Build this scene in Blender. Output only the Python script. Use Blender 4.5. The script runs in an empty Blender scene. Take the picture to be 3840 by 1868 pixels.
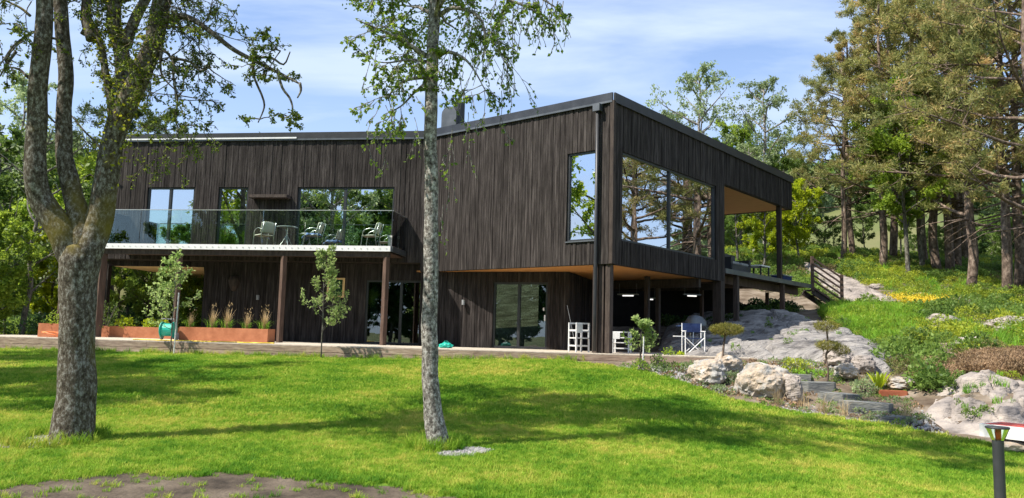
import bpy, bmesh, math, random
import numpy as np
from mathutils import Vector, noise, Matrix
rnd = random.Random(7); rng = np.random.default_rng(7)
SC = bpy.context.scene; COL = SC.collection
rad = math.radians
# ------------------------------------------------------------------ camera
F, PI_, RO, W, H, EYE = 2932.7, .108, .0261, 3840, 1868, 1.6
cam = bpy.data.objects.new('camera', bpy.data.cameras.new('camera')); COL.objects.link(cam)
cam.data.sensor_width = 36; cam.data.lens = F / W * 36; cam.data.clip_end = 2000; cam.data.clip_start = .05
cam.matrix_world = Matrix.Translation((0, 0, EYE)) @ Matrix.Rotation(math.pi/2 + PI_, 4, 'X') @ Matrix.Rotation(RO, 4, 'Z')
SC.camera = cam
# ------------------------------------------------------------------ light
SUN_AZ, SUN_EL = rad(67), rad(53)
SD = Vector((-math.sin(SUN_AZ)*math.cos(SUN_EL), -math.cos(SUN_AZ)*math.cos(SUN_EL), math.sin(SUN_EL)))
sl = bpy.data.lights.new('sun', 'SUN'); sl.energy = 5.0; sl.angle = rad(.53); sl.color = (1, .93, .82)
so = bpy.data.objects.new('sun', sl); COL.objects.link(so); so.rotation_euler = SD.to_track_quat('Z', 'Y').to_euler()
wd = bpy.data.worlds.new('World'); SC.world = wd; wd.use_nodes = True
nt = wd.node_tree; nt.nodes.clear()
N = lambda t, **k: _n(nt, t, **k)
def _n(nt, t, **k):
    n = nt.nodes.new('ShaderNode' + t)
    for a, b in k.items(): setattr(n, a, b)
    return n
def lk(nt, a, b): nt.links.new(a, b)
sky = _n(nt, 'TexSky', sky_type='NISHITA', sun_disc=False, sun_elevation=SUN_EL, sun_rotation=math.atan2(SD.x, SD.y), air_density=1.0, dust_density=.3, ozone_density=3.0)
bg = _n(nt, 'Background'); out = _n(nt, 'OutputWorld'); bg.inputs[1].default_value = .10
tc = _n(nt, 'TexCoord'); sep = _n(nt, 'SeparateXYZ'); lk(nt, tc.outputs['Generated'], sep.inputs[0])
def math_(nt, op, a, b=None, c=None, clamp=False):
    m = nt.nodes.new('ShaderNodeMath'); m.operation = op; m.use_clamp = clamp
    for i, v in enumerate((a, b, c)):
        if v is None: continue
        if isinstance(v, (int, float)): m.inputs[i].default_value = v
        else: nt.links.new(v, m.inputs[i])
    return m.outputs[0]
zz = math_(nt, 'ADD', math_(nt, 'MAXIMUM', sep.outputs[2], 0.0), .22)
cx = math_(nt, 'DIVIDE', sep.outputs[0], zz); cy = math_(nt, 'DIVIDE', sep.outputs[1], zz)
cmb = _n(nt, 'CombineXYZ'); lk(nt, cx, cmb.inputs[0]); lk(nt, cy, cmb.inputs[1])
mp = _n(nt, 'Mapping'); mp.inputs['Rotation'].default_value = (0, 0, rad(28)); mp.inputs['Scale'].default_value = (.75, 2.1, 1); mp.inputs['Location'].default_value = (1.3, .4, 0)
lk(nt, cmb.outputs[0], mp.inputs[0])
n1 = _n(nt, 'TexNoise'); n1.inputs['Scale'].default_value = 1.15; n1.inputs['Detail'].default_value = 9; n1.inputs['Roughness'].default_value = .56; n1.inputs['Distortion'].default_value = .35
lk(nt, mp.outputs[0], n1.inputs['Vector'])
cr = _n(nt, 'ValToRGB'); cr.color_ramp.elements[0].position = .32; cr.color_ramp.elements[1].position = .60; lk(nt, n1.outputs[0], cr.inputs[0])
low = math_(nt, 'MULTIPLY', math_(nt, 'SUBTRACT', .50, sep.outputs[2], clamp=True), 1.7, clamp=True)   # hazier, whiter towards the horizon
cl = math_(nt, 'MAXIMUM', math_(nt, 'MULTIPLY', cr.outputs[0], .90), low, clamp=True)
tint = _n(nt, 'MixRGB'); tint.blend_type = 'MULTIPLY'; tint.inputs[0].default_value = 1; lk(nt, sky.outputs[0], tint.inputs[1]); tint.inputs[2].default_value = (1.0, 1.12, 1.3, 1)
mx = _n(nt, 'MixRGB'); lk(nt, cl, mx.inputs[0]); lk(nt, tint.outputs[0], mx.inputs[1]); mx.inputs[2].default_value = (4.6, 5.5, 7.0, 1)
lk(nt, mx.outputs[0], bg.inputs[0]); lk(nt, bg.outputs[0], out.inputs[0])
SC.view_settings.view_transform = 'Standard'; SC.view_settings.look = 'None'; SC.view_settings.exposure = .75; SC.view_settings.gamma = 1
SC.view_settings.use_curve_mapping = False
SC.render.engine = 'CYCLES'
SC.cycles.max_bounces = 7; SC.cycles.transparent_max_bounces = 12; SC.cycles.diffuse_bounces = 3
# ------------------------------------------------------------------ helpers: surveying from the camera station
def ray(x, y):
    a, b = x - W/2, y - H/2
    cr_, sr = math.cos(RO), math.sin(RO); X = a*cr_ + b*sr; Y = -a*sr + b*cr_
    c, s = math.cos(PI_), math.sin(PI_); u = -Y/F; r = X/F
    d = Vector((r, c - u*s, s + u*c)); return d / d.y
def T(px, py, D):
    r = ray(px, py) * D; return Vector((r.x, r.y, r.z + EYE))
def onp(x, y, O, U):      # where a sight line meets the vertical plane through O along U -> (u, z)
    d = ray(x, y); det = d.x*(-U[1]) + U[0]*d.y
    k = (O[0]*(-U[1]) + U[0]*O[1]) / det; t = (d.x*O[1] - d.y*O[0]) / det
    return t, d.z*k + EYE
# ------------------------------------------------------------------ helpers: objects
def tag(o, label=None, cat=None, group=None, kind=None):
    if label: o['label'] = label
    if cat: o['category'] = cat
    if group: o['group'] = group
    if kind: o['kind'] = kind
    return o
def empty(name, loc, label=None, cat=None, group=None, rz=0, kind=None):
    o = bpy.data.objects.new(name, None); COL.objects.link(o); o.location = loc; o.rotation_euler.z = rz; o.empty_display_size = .2
    return tag(o, label, cat, group, kind)
def link(name, me, m=None, parent=None, wpos=None):
    """mesh given in world coordinates; parent is an unrotated/rotated empty (inverse applied)"""
    o = bpy.data.objects.new(name, me); COL.objects.link(o)
    if m is not None and not me.materials: me.materials.append(m)
    if parent is not None:
        o.parent = parent
    return o
def pym(name, V, Fc, m=None, parent=None, smooth=False, off=None):
    me = bpy.data.meshes.new(name)
    V = [tuple(v) for v in V]
    if off is not None: V = [(v[0]-off[0], v[1]-off[1], v[2]-off[2]) for v in V]
    me.from_pydata(V, [], Fc); me.update()
    if smooth: me.polygons.foreach_set('use_smooth', [True]*len(me.polygons))
    return link(name, me, m, parent)
class MB:
    """collects boxes and tubes in one mesh"""
    def __init__(s): s.V = []; s.F = []
    def box(s, c, h, ax=None):
        ax = ax or (Vector((1,0,0)), Vector((0,1,0)), Vector((0,0,1))); c = Vector(c); b = len(s.V)
        for i in (-1, 1):
            for j in (-1, 1):
                for k in (-1, 1): s.V.append(c + ax[0]*h[0]*i + ax[1]*h[1]*j + ax[2]*h[2]*k)
        for f in ((0,1,3,2),(4,6,7,5),(0,4,5,1),(2,3,7,6),(0,2,6,4),(1,5,7,3)): s.F.append(tuple(b+i for i in f))
        return s
    def bar(s, p, q, w, d, up=Vector((0,0,1))):
        p = Vector(p); q = Vector(q); t = (q-p); L = t.length; t.normalize()
        a = t.cross(up); a = a.normalized() if a.length > 1e-4 else Vector((1,0,0)); b = t.cross(a).normalized()
        return s.box((p+q)/2, (L/2, w/2, d/2), (t, a, b))
    def tube(s, pts, r, k=8, cap=True):
        pts = [Vector(p) for p in pts]; n = len(pts); b0 = len(s.V)
        rr = r if hasattr(r, '__len__') else [r]*n
        ref = Vector((.13,.31,.94)).normalized(); 
        for i, p in enumerate(pts):
            t = (pts[min(i+1,n-1)] - pts[max(i-1,0)]); t = t.normalized() if t.length > 1e-6 else Vector((0,0,1))
            if i == 0:
                if abs(t.dot(ref)) > .9: ref = Vector((1,0,0))
                a = t.cross(ref).normalized()
            else: a = (a - t*a.dot(t)).normalized()
            c = t.cross(a)
            for j in range(k):
                an = 2*math.pi*j/k; s.V.append(p + (a*math.cos(an) + c*math.sin(an))*rr[i])
        for i in range(n-1):
            for j in range(k):
                j2 = (j+1) % k; s.F.append((b0+i*k+j, b0+i*k+j2, b0+(i+1)*k+j2, b0+(i+1)*k+j))
        if cap: s.F.append(tuple(b0+j for j in range(k))[::-1]); s.F.append(tuple(b0+(n-1)*k+j for j in range(k)))
        return s
    def poly(s, pts, z0, z1):
        n = len(pts); b = len(s.V)
        for p in pts: s.V.append(Vector((p[0], p[1], z0)))
        for p in pts: s.V.append(Vector((p[0], p[1], z1)))
        s.F.append(tuple(b+i for i in range(n))[::-1]); s.F.append(tuple(b+n+i for i in range(n)))
        for i in range(n): j = (i+1) % n; s.F.append((b+i, b+j, b+n+j, b+n+i))
        return s
    def lathe(s, c, prof, k=20):
        c = Vector(c); b = len(s.V); n = len(prof)
        for r, z in prof:
            for j in range(k): an = 2*math.pi*j/k; s.V.append(c + Vector((r*math.cos(an), r*math.sin(an), z)))
        for i in range(n-1):
            for j in range(k): j2 = (j+1) % k; s.F.append((b+i*k+j, b+i*k+j2, b+(i+1)*k+j2, b+(i+1)*k+j))
        return s
    def build(s, name, m, parent=None, off=None, smooth=False, bevel=0):
        o = pym(name, s.V, s.F, m, parent, smooth, off)
        bm = bmesh.new(); bm.from_mesh(o.data); bmesh.ops.recalc_face_normals(bm, faces=bm.faces)
        if bevel: bmesh.ops.bevel(bm, geom=list(bm.edges), offset=bevel, segments=2, affect='EDGES')
        bm.to_mesh(o.data); bm.free()
        if smooth and hasattr(o.data, 'polygons'):
            o.data.polygons.foreach_set('use_smooth', [True]*len(o.data.polygons))
        return o
def copy_tree(o, parent=None):
    c = o.copy(); COL.objects.link(c); c.parent = parent
    for ch in list(o.children): copy_tree(ch, c)
    return c
# ------------------------------------------------------------------ helpers: materials
MATS = {}
def base_mat(name):
    m = bpy.data.materials.new(name); m.use_nodes = True; m.node_tree.nodes.clear(); MATS[name] = m
    return m, m.node_tree
def rgb(c): return (c[0], c[1], c[2], 1)
def pm(name, cols, scale=4, rough=.8, bump=.15, bscale=None, stretch=(1,1,1), spec=.3, metal=0, pos=(.35,.65), rand=0, detail=6, coord='Position', rot=0, dist=0, bdist=.03):
    """principled with a noise-mixed colour in world space, fine relief, optional per-object tone"""
    m, t = base_mat(name)
    p = _n(t, 'BsdfPrincipled'); o = _n(t, 'OutputMaterial'); lk(t, p.outputs[0], o.inputs[0])
    p.inputs['Roughness'].default_value = rough; p.inputs['Metallic'].default_value = metal; p.inputs['Specular IOR Level'].default_value = spec
    src = _n(t, 'NewGeometry').outputs['Position'] if coord == 'Position' else _n(t, 'TexCoord').outputs[coord]
    mpn = _n(t, 'Mapping'); mpn.inputs['Scale'].default_value = stretch; mpn.inputs['Rotation'].default_value = (0, 0, rot); lk(t, src, mpn.inputs[0])
    nz = _n(t, 'TexNoise'); nz.inputs['Scale'].default_value = scale; nz.inputs['Detail'].default_value = detail; nz.inputs['Roughness'].default_value = .62; nz.inputs['Distortion'].default_value = dist
    lk(t, mpn.outputs[0], nz.inputs['Vector'])
    r = _n(t, 'ValToRGB'); lk(t, nz.outputs[0], r.inputs[0]); el = r.color_ramp.elements
    el[0].position = pos[0]; el[1].position = pos[1]; el[0].color = rgb(cols[0]); el[1].color = rgb(cols[-1])
    for i, c in enumerate(cols[1:-1]): e = el.new(pos[0] + (pos[1]-pos[0])*(i+1)/(len(cols)-1)); e.color = rgb(c)
    col = r.outputs[0]
    if rand:
        oi = _n(t, 'ObjectInfo'); hs = _n(t, 'HueSaturation'); at = _n(t, 'Attribute'); at.attribute_name = 'tone'
        v = math_(t, 'ADD', math_(t, 'ADD', math_(t, 'MULTIPLY', oi.outputs['Random'], rand), 1 - rand/2), math_(t, 'MULTIPLY', at.outputs['Fac'], rand))
        lk(t, v, hs.inputs['Value']); lk(t, col, hs.inputs['Color']); col = hs.outputs[0]
    lk(t, col, p.inputs['Base Color'])
    if bump:
        b = _n(t, 'Bump'); b.inputs['Strength'].default_value = min(1, bump); b.inputs['Distance'].default_value = bdist
        n2 = _n(t, 'TexNoise'); n2.inputs['Scale'].default_value = bscale or scale*4; n2.inputs['Detail'].default_value = 5; lk(t, mpn.outputs[0], n2.inputs['Vector'])
        lk(t, n2.outputs[0], b.inputs['Height']); lk(t, b.outputs[0], p.inputs['Normal'])
    return m
def leaf(name, c1, c2, trans=.45, rough=.5, scale=.5, var=.5, c3=None):
    m, t = base_mat(name)
    o = _n(t, 'OutputMaterial'); g = _n(t, 'NewGeometry'); nz = _n(t, 'TexNoise'); nz.inputs['Scale'].default_value = scale; nz.inputs['Detail'].default_value = 3
    lk(t, g.outputs['Position'], nz.inputs['Vector'])
    f = math_(t, 'ADD', math_(t, 'MULTIPLY', math_(t, 'SUBTRACT', nz.outputs[0], .5), 2.2), math_(t, 'ADD', math_(t, 'MULTIPLY', math_(t, 'SUBTRACT', g.outputs['Random Per Island'], .5), var), .5), clamp=True)
    r = _n(t, 'ValToRGB'); lk(t, f, r.inputs[0]); r.color_ramp.elements[0].color = rgb(c1); r.color_ramp.elements[1].color = rgb(c2)
    if c3: e = r.color_ramp.elements.new(.8); e.color = rgb(c3)
    oi = _n(t, 'ObjectInfo'); hs = _n(t, 'HueSaturation'); lk(t, r.outputs[0], hs.inputs['Color']); lk(t, math_(t, 'ADD', math_(t, 'MULTIPLY', oi.outputs['Random'], .35), .83), hs.inputs['Value'])
    d = _n(t, 'BsdfPrincipled'); d.inputs['Roughness'].default_value = rough; d.inputs['Specular IOR Level'].default_value = .25; lk(t, hs.outputs[0], d.inputs['Base Color'])
    tr = _n(t, 'BsdfTranslucent'); h2 = _n(t, 'HueSaturation'); h2.inputs['Value'].default_value = 1.5; h2.inputs['Hue'].default_value = .49; lk(t, hs.outputs[0], h2.inputs['Color']); lk(t, h2.outputs[0], tr.inputs[0])
    mxs = _n(t, 'MixShader'); mxs.inputs[0].default_value = trans; lk(t, d.outputs[0], mxs.inputs[1]); lk(t, tr.outputs[0], mxs.inputs[2]); lk(t, mxs.outputs[0], o.inputs[0])
    return m
def glass(name, fac, tint, rough=0.0):
    m, t = base_mat(name); o = _n(t, 'OutputMaterial')
    gl = _n(t, 'BsdfGlossy'); gl.inputs['Roughness'].default_value = rough; gl.inputs['Color'].default_value = (.95, .97, 1, 1)
    tr = _n(t, 'BsdfTransparent'); tr.inputs[0].default_value = rgb(tint); fr = _n(t, 'Fresnel'); fr.inputs[0].default_value = 1.5
    g = _n(t, 'NewGeometry'); nz = _n(t, 'TexNoise'); nz.inputs['Scale'].default_value = .9; lk(t, g.outputs['Position'], nz.inputs['Vector'])
    b = _n(t, 'Bump'); b.inputs['Strength'].default_value = .03; b.inputs['Distance'].default_value = .05; lk(t, nz.outputs[0], b.inputs['Height']); lk(t, b.outputs[0], gl.inputs['Normal'])
    mxs = _n(t, 'MixShader'); lk(t, math_(t, 'ADD', fr.outputs[0], fac, clamp=True), mxs.inputs[0]); lk(t, tr.outputs[0], mxs.inputs[1]); lk(t, gl.outputs[0], mxs.inputs[2]); lk(t, mxs.outputs[0], o.inputs[0])
    return m
def bark(name, c1, c2, c3, scale=9, moss=None, stretch=(1,1,.6)):
    m, t = base_mat(name); p = _n(t, 'BsdfPrincipled'); o = _n(t, 'OutputMaterial'); lk(t, p.outputs[0], o.inputs[0]); p.inputs['Roughness'].default_value = .9; p.inputs['Specular IOR Level'].default_value = .15
    g = _n(t, 'NewGeometry'); mpn = _n(t, 'Mapping'); mpn.inputs['Scale'].default_value = stretch; lk(t, g.outputs['Position'], mpn.inputs[0])
    v = _n(t, 'TexVoronoi', feature='F1'); v.inputs['Scale'].default_value = scale*3; nz = _n(t, 'TexNoise'); nz.inputs['Scale'].default_value = scale; nz.inputs['Detail'].default_value = 8; nz.inputs['Roughness'].default_value = .7
    lk(t, mpn.outputs[0], nz.inputs['Vector']); lk(t, mpn.outputs[0], v.inputs['Vector'])
    mix = math_(t, 'ADD', math_(t, 'MULTIPLY', nz.outputs[0], 1.05), math_(t, 'MULTIPLY', v.outputs['Distance'], .10))
    r = _n(t, 'ValToRGB'); lk(t, mix, r.inputs[0]); e = r.color_ramp.elements; e[0].position = .42; e[1].position = .74; e[0].color = rgb(c1); e[1].color = rgb(c3); e2 = e.new(.58); e2.color = rgb(c2)
    col = r.outputs[0]
    if moss:
        n3 = _n(t, 'TexNoise'); n3.inputs['Scale'].default_value = 1.7; n3.inputs['Detail'].default_value = 5; lk(t, g.outputs['Position'], n3.inputs['Vector'])
        sp = _n(t, 'SeparateXYZ'); lk(t, g.outputs['Position'], sp.inputs[0]); sn = _n(t, 'SeparateXYZ'); lk(t, g.outputs['Normal'], sn.inputs[0])
        hgt = math_(t, 'SUBTRACT', 1.0, math_(t, 'ABSOLUTE', math_(t, 'MULTIPLY', math_(t, 'SUBTRACT', sp.outputs[2], moss[1]), moss[2])), clamp=True)
        fm = math_(t, 'MULTIPLY', math_(t, 'SUBTRACT', math_(t, 'ADD', math_(t, 'ADD', n3.outputs[0], math_(t, 'MULTIPLY', hgt, .20)), math_(t, 'MULTIPLY', sn.outputs[2], .18)), .62), 4, clamp=True)
        mm = _n(t, 'MixRGB'); lk(t, fm, mm.inputs[0]); lk(t, col, mm.inputs[1]); mm.inputs[2].default_value = rgb(moss[0]); col = mm.outputs[0]
    lk(t, col, p.inputs['Base Color']); b = _n(t, 'Bump'); b.inputs['Strength'].default_value = .8; b.inputs['Distance'].default_value = .02; lk(t, mix, b.inputs['Height']); lk(t, b.outputs[0], p.inputs['Normal'])
    return m
def emis(name, c, s):
    m, t = base_mat(name); p = _n(t, 'Emission'); o = _n(t, 'OutputMaterial'); p.inputs[0].default_value = rgb(c); p.inputs[1].default_value = s; lk(t, p.outputs[0], o.inputs[0]); return m

M_BOARD = pm('brown_stained_boards', [(.023,.0195,.0185), (.042,.036,.034), (.074,.064,.060)], scale=12, stretch=(1.2,1.2,.10), rough=.9, bump=.5, bscale=60, rand=.38, spec=.10)
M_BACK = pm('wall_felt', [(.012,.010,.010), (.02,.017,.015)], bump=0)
M_BLACK = pm('black_metal', [(.018,.019,.021), (.03,.031,.034)], rough=.45, bump=.05, spec=.5)
M_FLASH = pm('grey_zinc_flashing', [(.10,.11,.12), (.16,.17,.18)], scale=2, rough=.42, bump=.05, metal=.6)
M_TRIM = pm('dark_roof_trim', [(.035,.04,.05), (.06,.065,.078)], scale=2, rough=.45, bump=.05, metal=.3)
M_WHITE = pm('white_painted_metal', [(.72,.72,.73), (.82,.82,.82)], rough=.5, bump=.03)
M_PLY = pm('larch_soffit_panel', [(.48,.21,.06), (.60,.29,.10)], scale=2.5, stretch=(1,6,1), rough=.6, bump=.1)
M_PLYL = pm('light_plywood', [(.70,.47,.22), (.80,.56,.29)], scale=2, stretch=(1,6,1), rough=.6, bump=.1)
M_POST = pm('brown_timber', [(.07,.043,.032), (.13,.082,.062)], scale=14, stretch=(1,1,.15), rough=.8, bump=.3)
M_POSTD = pm('dark_timber', [(.035,.026,.022), (.08,.06,.05)], scale=14, stretch=(1,1,.15), rough=.8, bump=.3, rand=.5)
M_DECK = pm('weathered_deck_timber', [(.22,.155,.115), (.34,.25,.19), (.44,.34,.26)], scale=3, stretch=(1,6,9), rough=.8, bump=.3, rand=.35)
M_DECKT = pm('bleached_deck_top', [(.40,.34,.27), (.55,.49,.40)], scale=6, stretch=(1,8,1), rough=.8, bump=.2, rand=.3)
M_GLASS = glass('window_glass', .60, (.42,.47,.45))
M_GLASSL = glass('dim_window_glass', .12, (.40,.50,.44))
M_GLASSB = glass('balustrade_glass', .0, (.84,.93,.89))
M_FRAME = pm('window_frame_black', [(.02,.022,.026), (.035,.037,.04)], rough=.4, bump=0, spec=.5)
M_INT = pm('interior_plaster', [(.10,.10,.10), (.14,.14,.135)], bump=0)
M_GLASSS = glass('side_glass', .16, (.72,.82,.80))
M_CURT = pm('pale_curtain', [(.50,.60,.56), (.68,.76,.70)], scale=14, stretch=(1,1,.02), rough=.9, bump=.4)
M_CORT = pm('corten_steel', [(.34,.12,.055), (.48,.19,.095)], scale=3, rough=.8, bump=.2)
M_STEEL = pm('brushed_steel', [(.55,.55,.53), (.7,.7,.68)], rough=.3, metal=.7, bump=0)
M_WICK = pm('beige_weave', [(.74,.66,.54), (.9,.84,.74)], scale=60, rough=.8, bump=.4)
M_TOWEL = pm('blue_towel', [(.06,.12,.38), (.35,.45,.72)], scale=9, rough=.9, bump=.3)
M_TEAL = pm('teal_plastic', [(.0,.30,.22), (.02,.42,.32)], rough=.4, bump=0, spec=.5)
M_YEL = pm('yellow_hose', [(.75,.55,.05), (.85,.66,.10)], rough=.4, bump=0)
M_ORG = pm('orange_cable', [(.8,.20,.06), (.9,.28,.10)], rough=.4, bump=0)
M_NAVY = pm('navy_canvas', [(.01,.02,.07), (.02,.04,.12)], rough=.9, bump=.2)
M_GREYP = pm('grey_plastic', [(.22,.23,.24), (.3,.31,.32)], rough=.5, bump=0)
M_WHITEW = pm('white_painted_wood', [(.58,.58,.58), (.74,.74,.73)], scale=12, rough=.6, bump=.1)
M_CHARC = pm('charcoal_coating', [(.03,.032,.036), (.05,.052,.058)], rough=.5, bump=.15, bscale=200, spec=.4)
M_RED = pm('faded_red_paint', [(.42,.06,.045), (.55,.11,.085)], scale=5, rough=.6, bump=.15)
M_REDC = pm('red_lamp_core', [(.80,.08,.03), (.9,.13,.05)], rough=.4, bump=0)
M_WHITEP = pm('white_board_paint', [(.66,.64,.62), (.82,.81,.79)], scale=8, rough=.55, bump=.1)
M_BARKL = bark('grey_lichen_bark', (.028,.022,.015), (.10,.083,.062), (.30,.29,.26), 24, moss=((.17,.135,.018), 2.85, .9))
M_BARKB = bark('birch_bark', (.035,.03,.026), (.20,.18,.16), (.55,.53,.49), 22, stretch=(1,1,.8))
M_BARKP = bark('pine_bark', (.06,.045,.035), (.15,.11,.085), (.32,.25,.20), 6)
M_BARKG = bark('grey_bark', (.05,.045,.035), (.12,.11,.09), (.25,.24,.2), 8)
M_LEAFB = leaf('birch_leaves', (.07,.13,.018), (.22,.31,.04), trans=.5, scale=.8, var=.9)
M_LEAFA = leaf('alder_leaves', (.06,.11,.014), (.20,.26,.03), trans=.45, scale=.9, var=.9)
M_LEAFY = leaf('ivy_leaves', (.11,.15,.012), (.38,.38,.03), trans=.45, scale=2, var=.9)
M_APPLE = leaf('apple_leaves', (.16,.26,.06), (.42,.52,.20), trans=.45, scale=3, var=.9)
M_PINE = leaf('olive_pine_needles', (.12,.16,.045), (.48,.35,.15), trans=.4, scale=.45, var=.7, c3=(.34,.32,.11))
M_PINEG = leaf('green_pine_needles', (.05,.09,.025), (.13,.17,.045), trans=.25, scale=.5, var=.6)
M_SPR = leaf('spruce_needles', (.010,.028,.010), (.03,.06,.018), trans=.15, scale=.5, var=.6)
M_DEC1 = leaf('bright_green_leaves', (.11,.20,.02), (.33,.43,.05), trans=.5, scale=.35, var=.7)
M_DEC2 = leaf('mid_green_leaves', (.065,.13,.025), (.21,.31,.06), trans=.45, scale=.35, var=.7)
M_DEC3 = leaf('grey_green_leaves', (.13,.18,.08), (.32,.40,.19), trans=.45, scale=.35, var=.7)
M_MAPLE = leaf('lime_leaves', (.16,.24,.01), (.40,.46,.02), trans=.5, scale=.8, var=.6)
M_DARKG = leaf('deep_green_leaves', (.02,.05,.015), (.07,.14,.035), trans=.3, scale=.5, var=.6)
M_BLUEB = leaf('low_shrub_leaves', (.12,.20,.02), (.40,.44,.04), trans=.35, scale=.30, var=.8)
M_HEATH = leaf('heather_sprigs', (.08,.13,.025), (.28,.20,.09), trans=.2, scale=.45, var=.8)
M_BROWNH = leaf('dry_heather', (.16,.11,.055), (.36,.24,.14), trans=.2, scale=1, var=.8)
M_TALLG = leaf('tall_grass_blades', (.08,.22,.015), (.24,.44,.04), trans=.4, scale=.6, var=.6)
M_STRAW = leaf('straw_stems', (.32,.24,.12), (.60,.46,.26), trans=.3, scale=3, var=.9)
M_FLOW = leaf('yellow_flowers', (.55,.42,.03), (.82,.66,.06), trans=.3, scale=2, var=.8)
M_TOPI = leaf('olive_topiary', (.11,.12,.02), (.28,.25,.05), trans=.25, scale=6, var=.9)
M_FERN = leaf('yellow_green_fronds', (.22,.32,.015), (.50,.58,.03), trans=.4, scale=4, var=.8)
M_ROCK = pm('pale_granite', [(.10,.085,.075), (.24,.21,.19), (.34,.295,.26), (.42,.36,.30)], scale=1.6, stretch=(1,1,2.4), rough=.85, bump=.8, bscale=7, pos=(.3,.7), detail=10, dist=.6, bdist=.09)
M_ROCKO = pm('ochre_stained_stone', [(.13,.125,.12), (.34,.33,.31), (.38,.30,.22), (.56,.54,.50)], scale=2.3, rough=.85, bump=.7, bscale=9, pos=(.3,.68), detail=9, dist=.4, bdist=.09)
M_SLAB = pm('grey_slab_granite', [(.07,.065,.065), (.22,.205,.195), (.33,.31,.29), (.44,.41,.37)], scale=1.5, stretch=(.45,2.2,2), rough=.85, bump=1, bscale=7, pos=(.3,.72), detail=10, dist=.8, rot=-.55, bdist=.16)
M_SLATE = pm('blue_grey_slate', [(.085,.09,.09), (.17,.175,.17), (.25,.24,.21)], scale=3.5, stretch=(1,1,5), rough=.7, bump=.6, bscale=12)
M_GRAV = pm('pale_gravel', [(.20,.19,.18), (.45,.44,.43)], scale=30, rough=.9, bump=.8, bscale=60)
M_TERRA = pm('terracotta', [(.25,.075,.035), (.36,.12,.06)], rough=.8, bump=.2)
# lawn and ground
def ground_mat():
    m = pm('soil_and_litter', [(.075,.052,.034), (.15,.115,.08), (.25,.205,.16)], scale=1.3, rough=.95, bump=.9, bscale=14, detail=10); return m
M_SOIL = ground_mat()
M_DIRT = pm('bare_brown_earth', [(.035,.026,.018), (.085,.065,.046), (.14,.11,.08)], scale=1.6, rough=.95, bump=.9, bscale=22, detail=10)
def grassmat(name, blade):
    m, t = base_mat(name); o = _n(t, 'OutputMaterial'); g = _n(t, 'NewGeometry')
    n1 = _n(t, 'TexNoise'); n1.inputs['Scale'].default_value = .55; n1.inputs['Detail'].default_value = 7; n1.inputs['Roughness'].default_value = .62; lk(t, g.outputs['Position'], n1.inputs['Vector'])
    n2 = _n(t, 'TexNoise'); n2.inputs['Scale'].default_value = 7; n2.inputs['Detail'].default_value = 4; lk(t, g.outputs['Position'], n2.inputs['Vector'])
    oi = _n(t, 'ObjectInfo')
    f = math_(t, 'ADD', n1.outputs[0], math_(t, 'MULTIPLY', math_(t, 'SUBTRACT', n2.outputs[0], .5), .35))
    if blade: f = math_(t, 'ADD', f, math_(t, 'MULTIPLY', math_(t, 'SUBTRACT', oi.outputs['Random'], .5), .22))
    r = _n(t, 'ValToRGB'); lk(t, f, r.inputs[0]); e = r.color_ramp.elements; e[0].position = .33; e[0].color = rgb((.095,.245,.016)); e[1].position = .70; e[1].color = rgb((.58,.54,.11)); e2 = e.new(.51); e2.color = rgb((.27,.43,.034))
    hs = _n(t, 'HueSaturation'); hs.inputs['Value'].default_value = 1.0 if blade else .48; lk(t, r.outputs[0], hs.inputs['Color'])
    d = _n(t, 'BsdfPrincipled'); d.inputs['Roughness'].default_value = .65; d.inputs['Specular IOR Level'].default_value = .2; lk(t, hs.outputs[0], d.inputs['Base Color'])
    if blade:
        tr = _n(t, 'BsdfTranslucent'); lk(t, hs.outputs[0], tr.inputs[0]); mxs = _n(t, 'MixShader'); mxs.inputs[0].default_value = .4; lk(t, d.outputs[0], mxs.inputs[1]); lk(t, tr.outputs[0], mxs.inputs[2]); lk(t, mxs.outputs[0], o.inputs[0])
    else: lk(t, d.outputs[0], o.inputs[0])
    return m
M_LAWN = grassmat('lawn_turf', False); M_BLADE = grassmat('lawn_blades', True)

# ------------------------------------------------------------------ terrain
CP = [(-20,0,0),(0,0,0),(20,0,0),(0,7,0),(-10,8,.02),(8,9,-.02),(14,9,.1),(0,-60,0),(-60,-30,0),(60,-30,0),(-40,0,0),(40,0,.5),
      (-25,25,.8),(-40,22,.9),(-15,35,1.0),(-14,24,.8),(-8,26,.82),(-3,26,.84),(1,24.5,.86),(3,23,.9),(-30,45,2),(-30,60,3),(-60,60,4),(0,60,6),(30,60,8),(60,60,9),(8,45,5.3),(-6,45,3),
      (45,20,3.0),(28,12,1.0),(20,16,1.6),(0,32,1.4),(5,31,1.9)]
for p in [(270,1655,10.2),(1640,1670,10.4),(1000,1337,21.7),(0,1317,21.7),(1900,1350,21),(2300,1356,19.9),(2530,1395,18.5),(2760,1470,16.5),(2980,1535,15.2),(3280,1590,14.2),(3580,1640,13.3),(1920,1500,14.6),(1000,1480,14.6),(0,1450,14.6),(2600,1560,13.2),
          (2860,1190,29.5),(2980,1212,28),(3100,1245,26),(3200,1290,23.5),(3330,1390,18.5),(2820,1345,20.6),(3000,1350,19.5),(3150,1345,19),(3000,1290,23),(3160,1155,33),(3050,1160,34),
          (3300,1110,36),(3200,1040,40),(3400,1040,42),(3700,1050,42),(3840,1050,42),(3150,960,47),(3500,990,48),(3840,1000,48),(3400,1180,30),(3600,1180,29),(3840,1200,28),(3400,1300,22),(3600,1300,21),(3840,1320,20),
          (3480,1390,18),(3500,1455,16),(3700,1450,15.5),(3840,1480,15),(3450,1560,14.6),(3700,1610,13.6),(3400,1490,16)]:
    v = T(*p); CP.append((v.x, v.y, v.z))
CP = np.array(CP, float)
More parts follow.
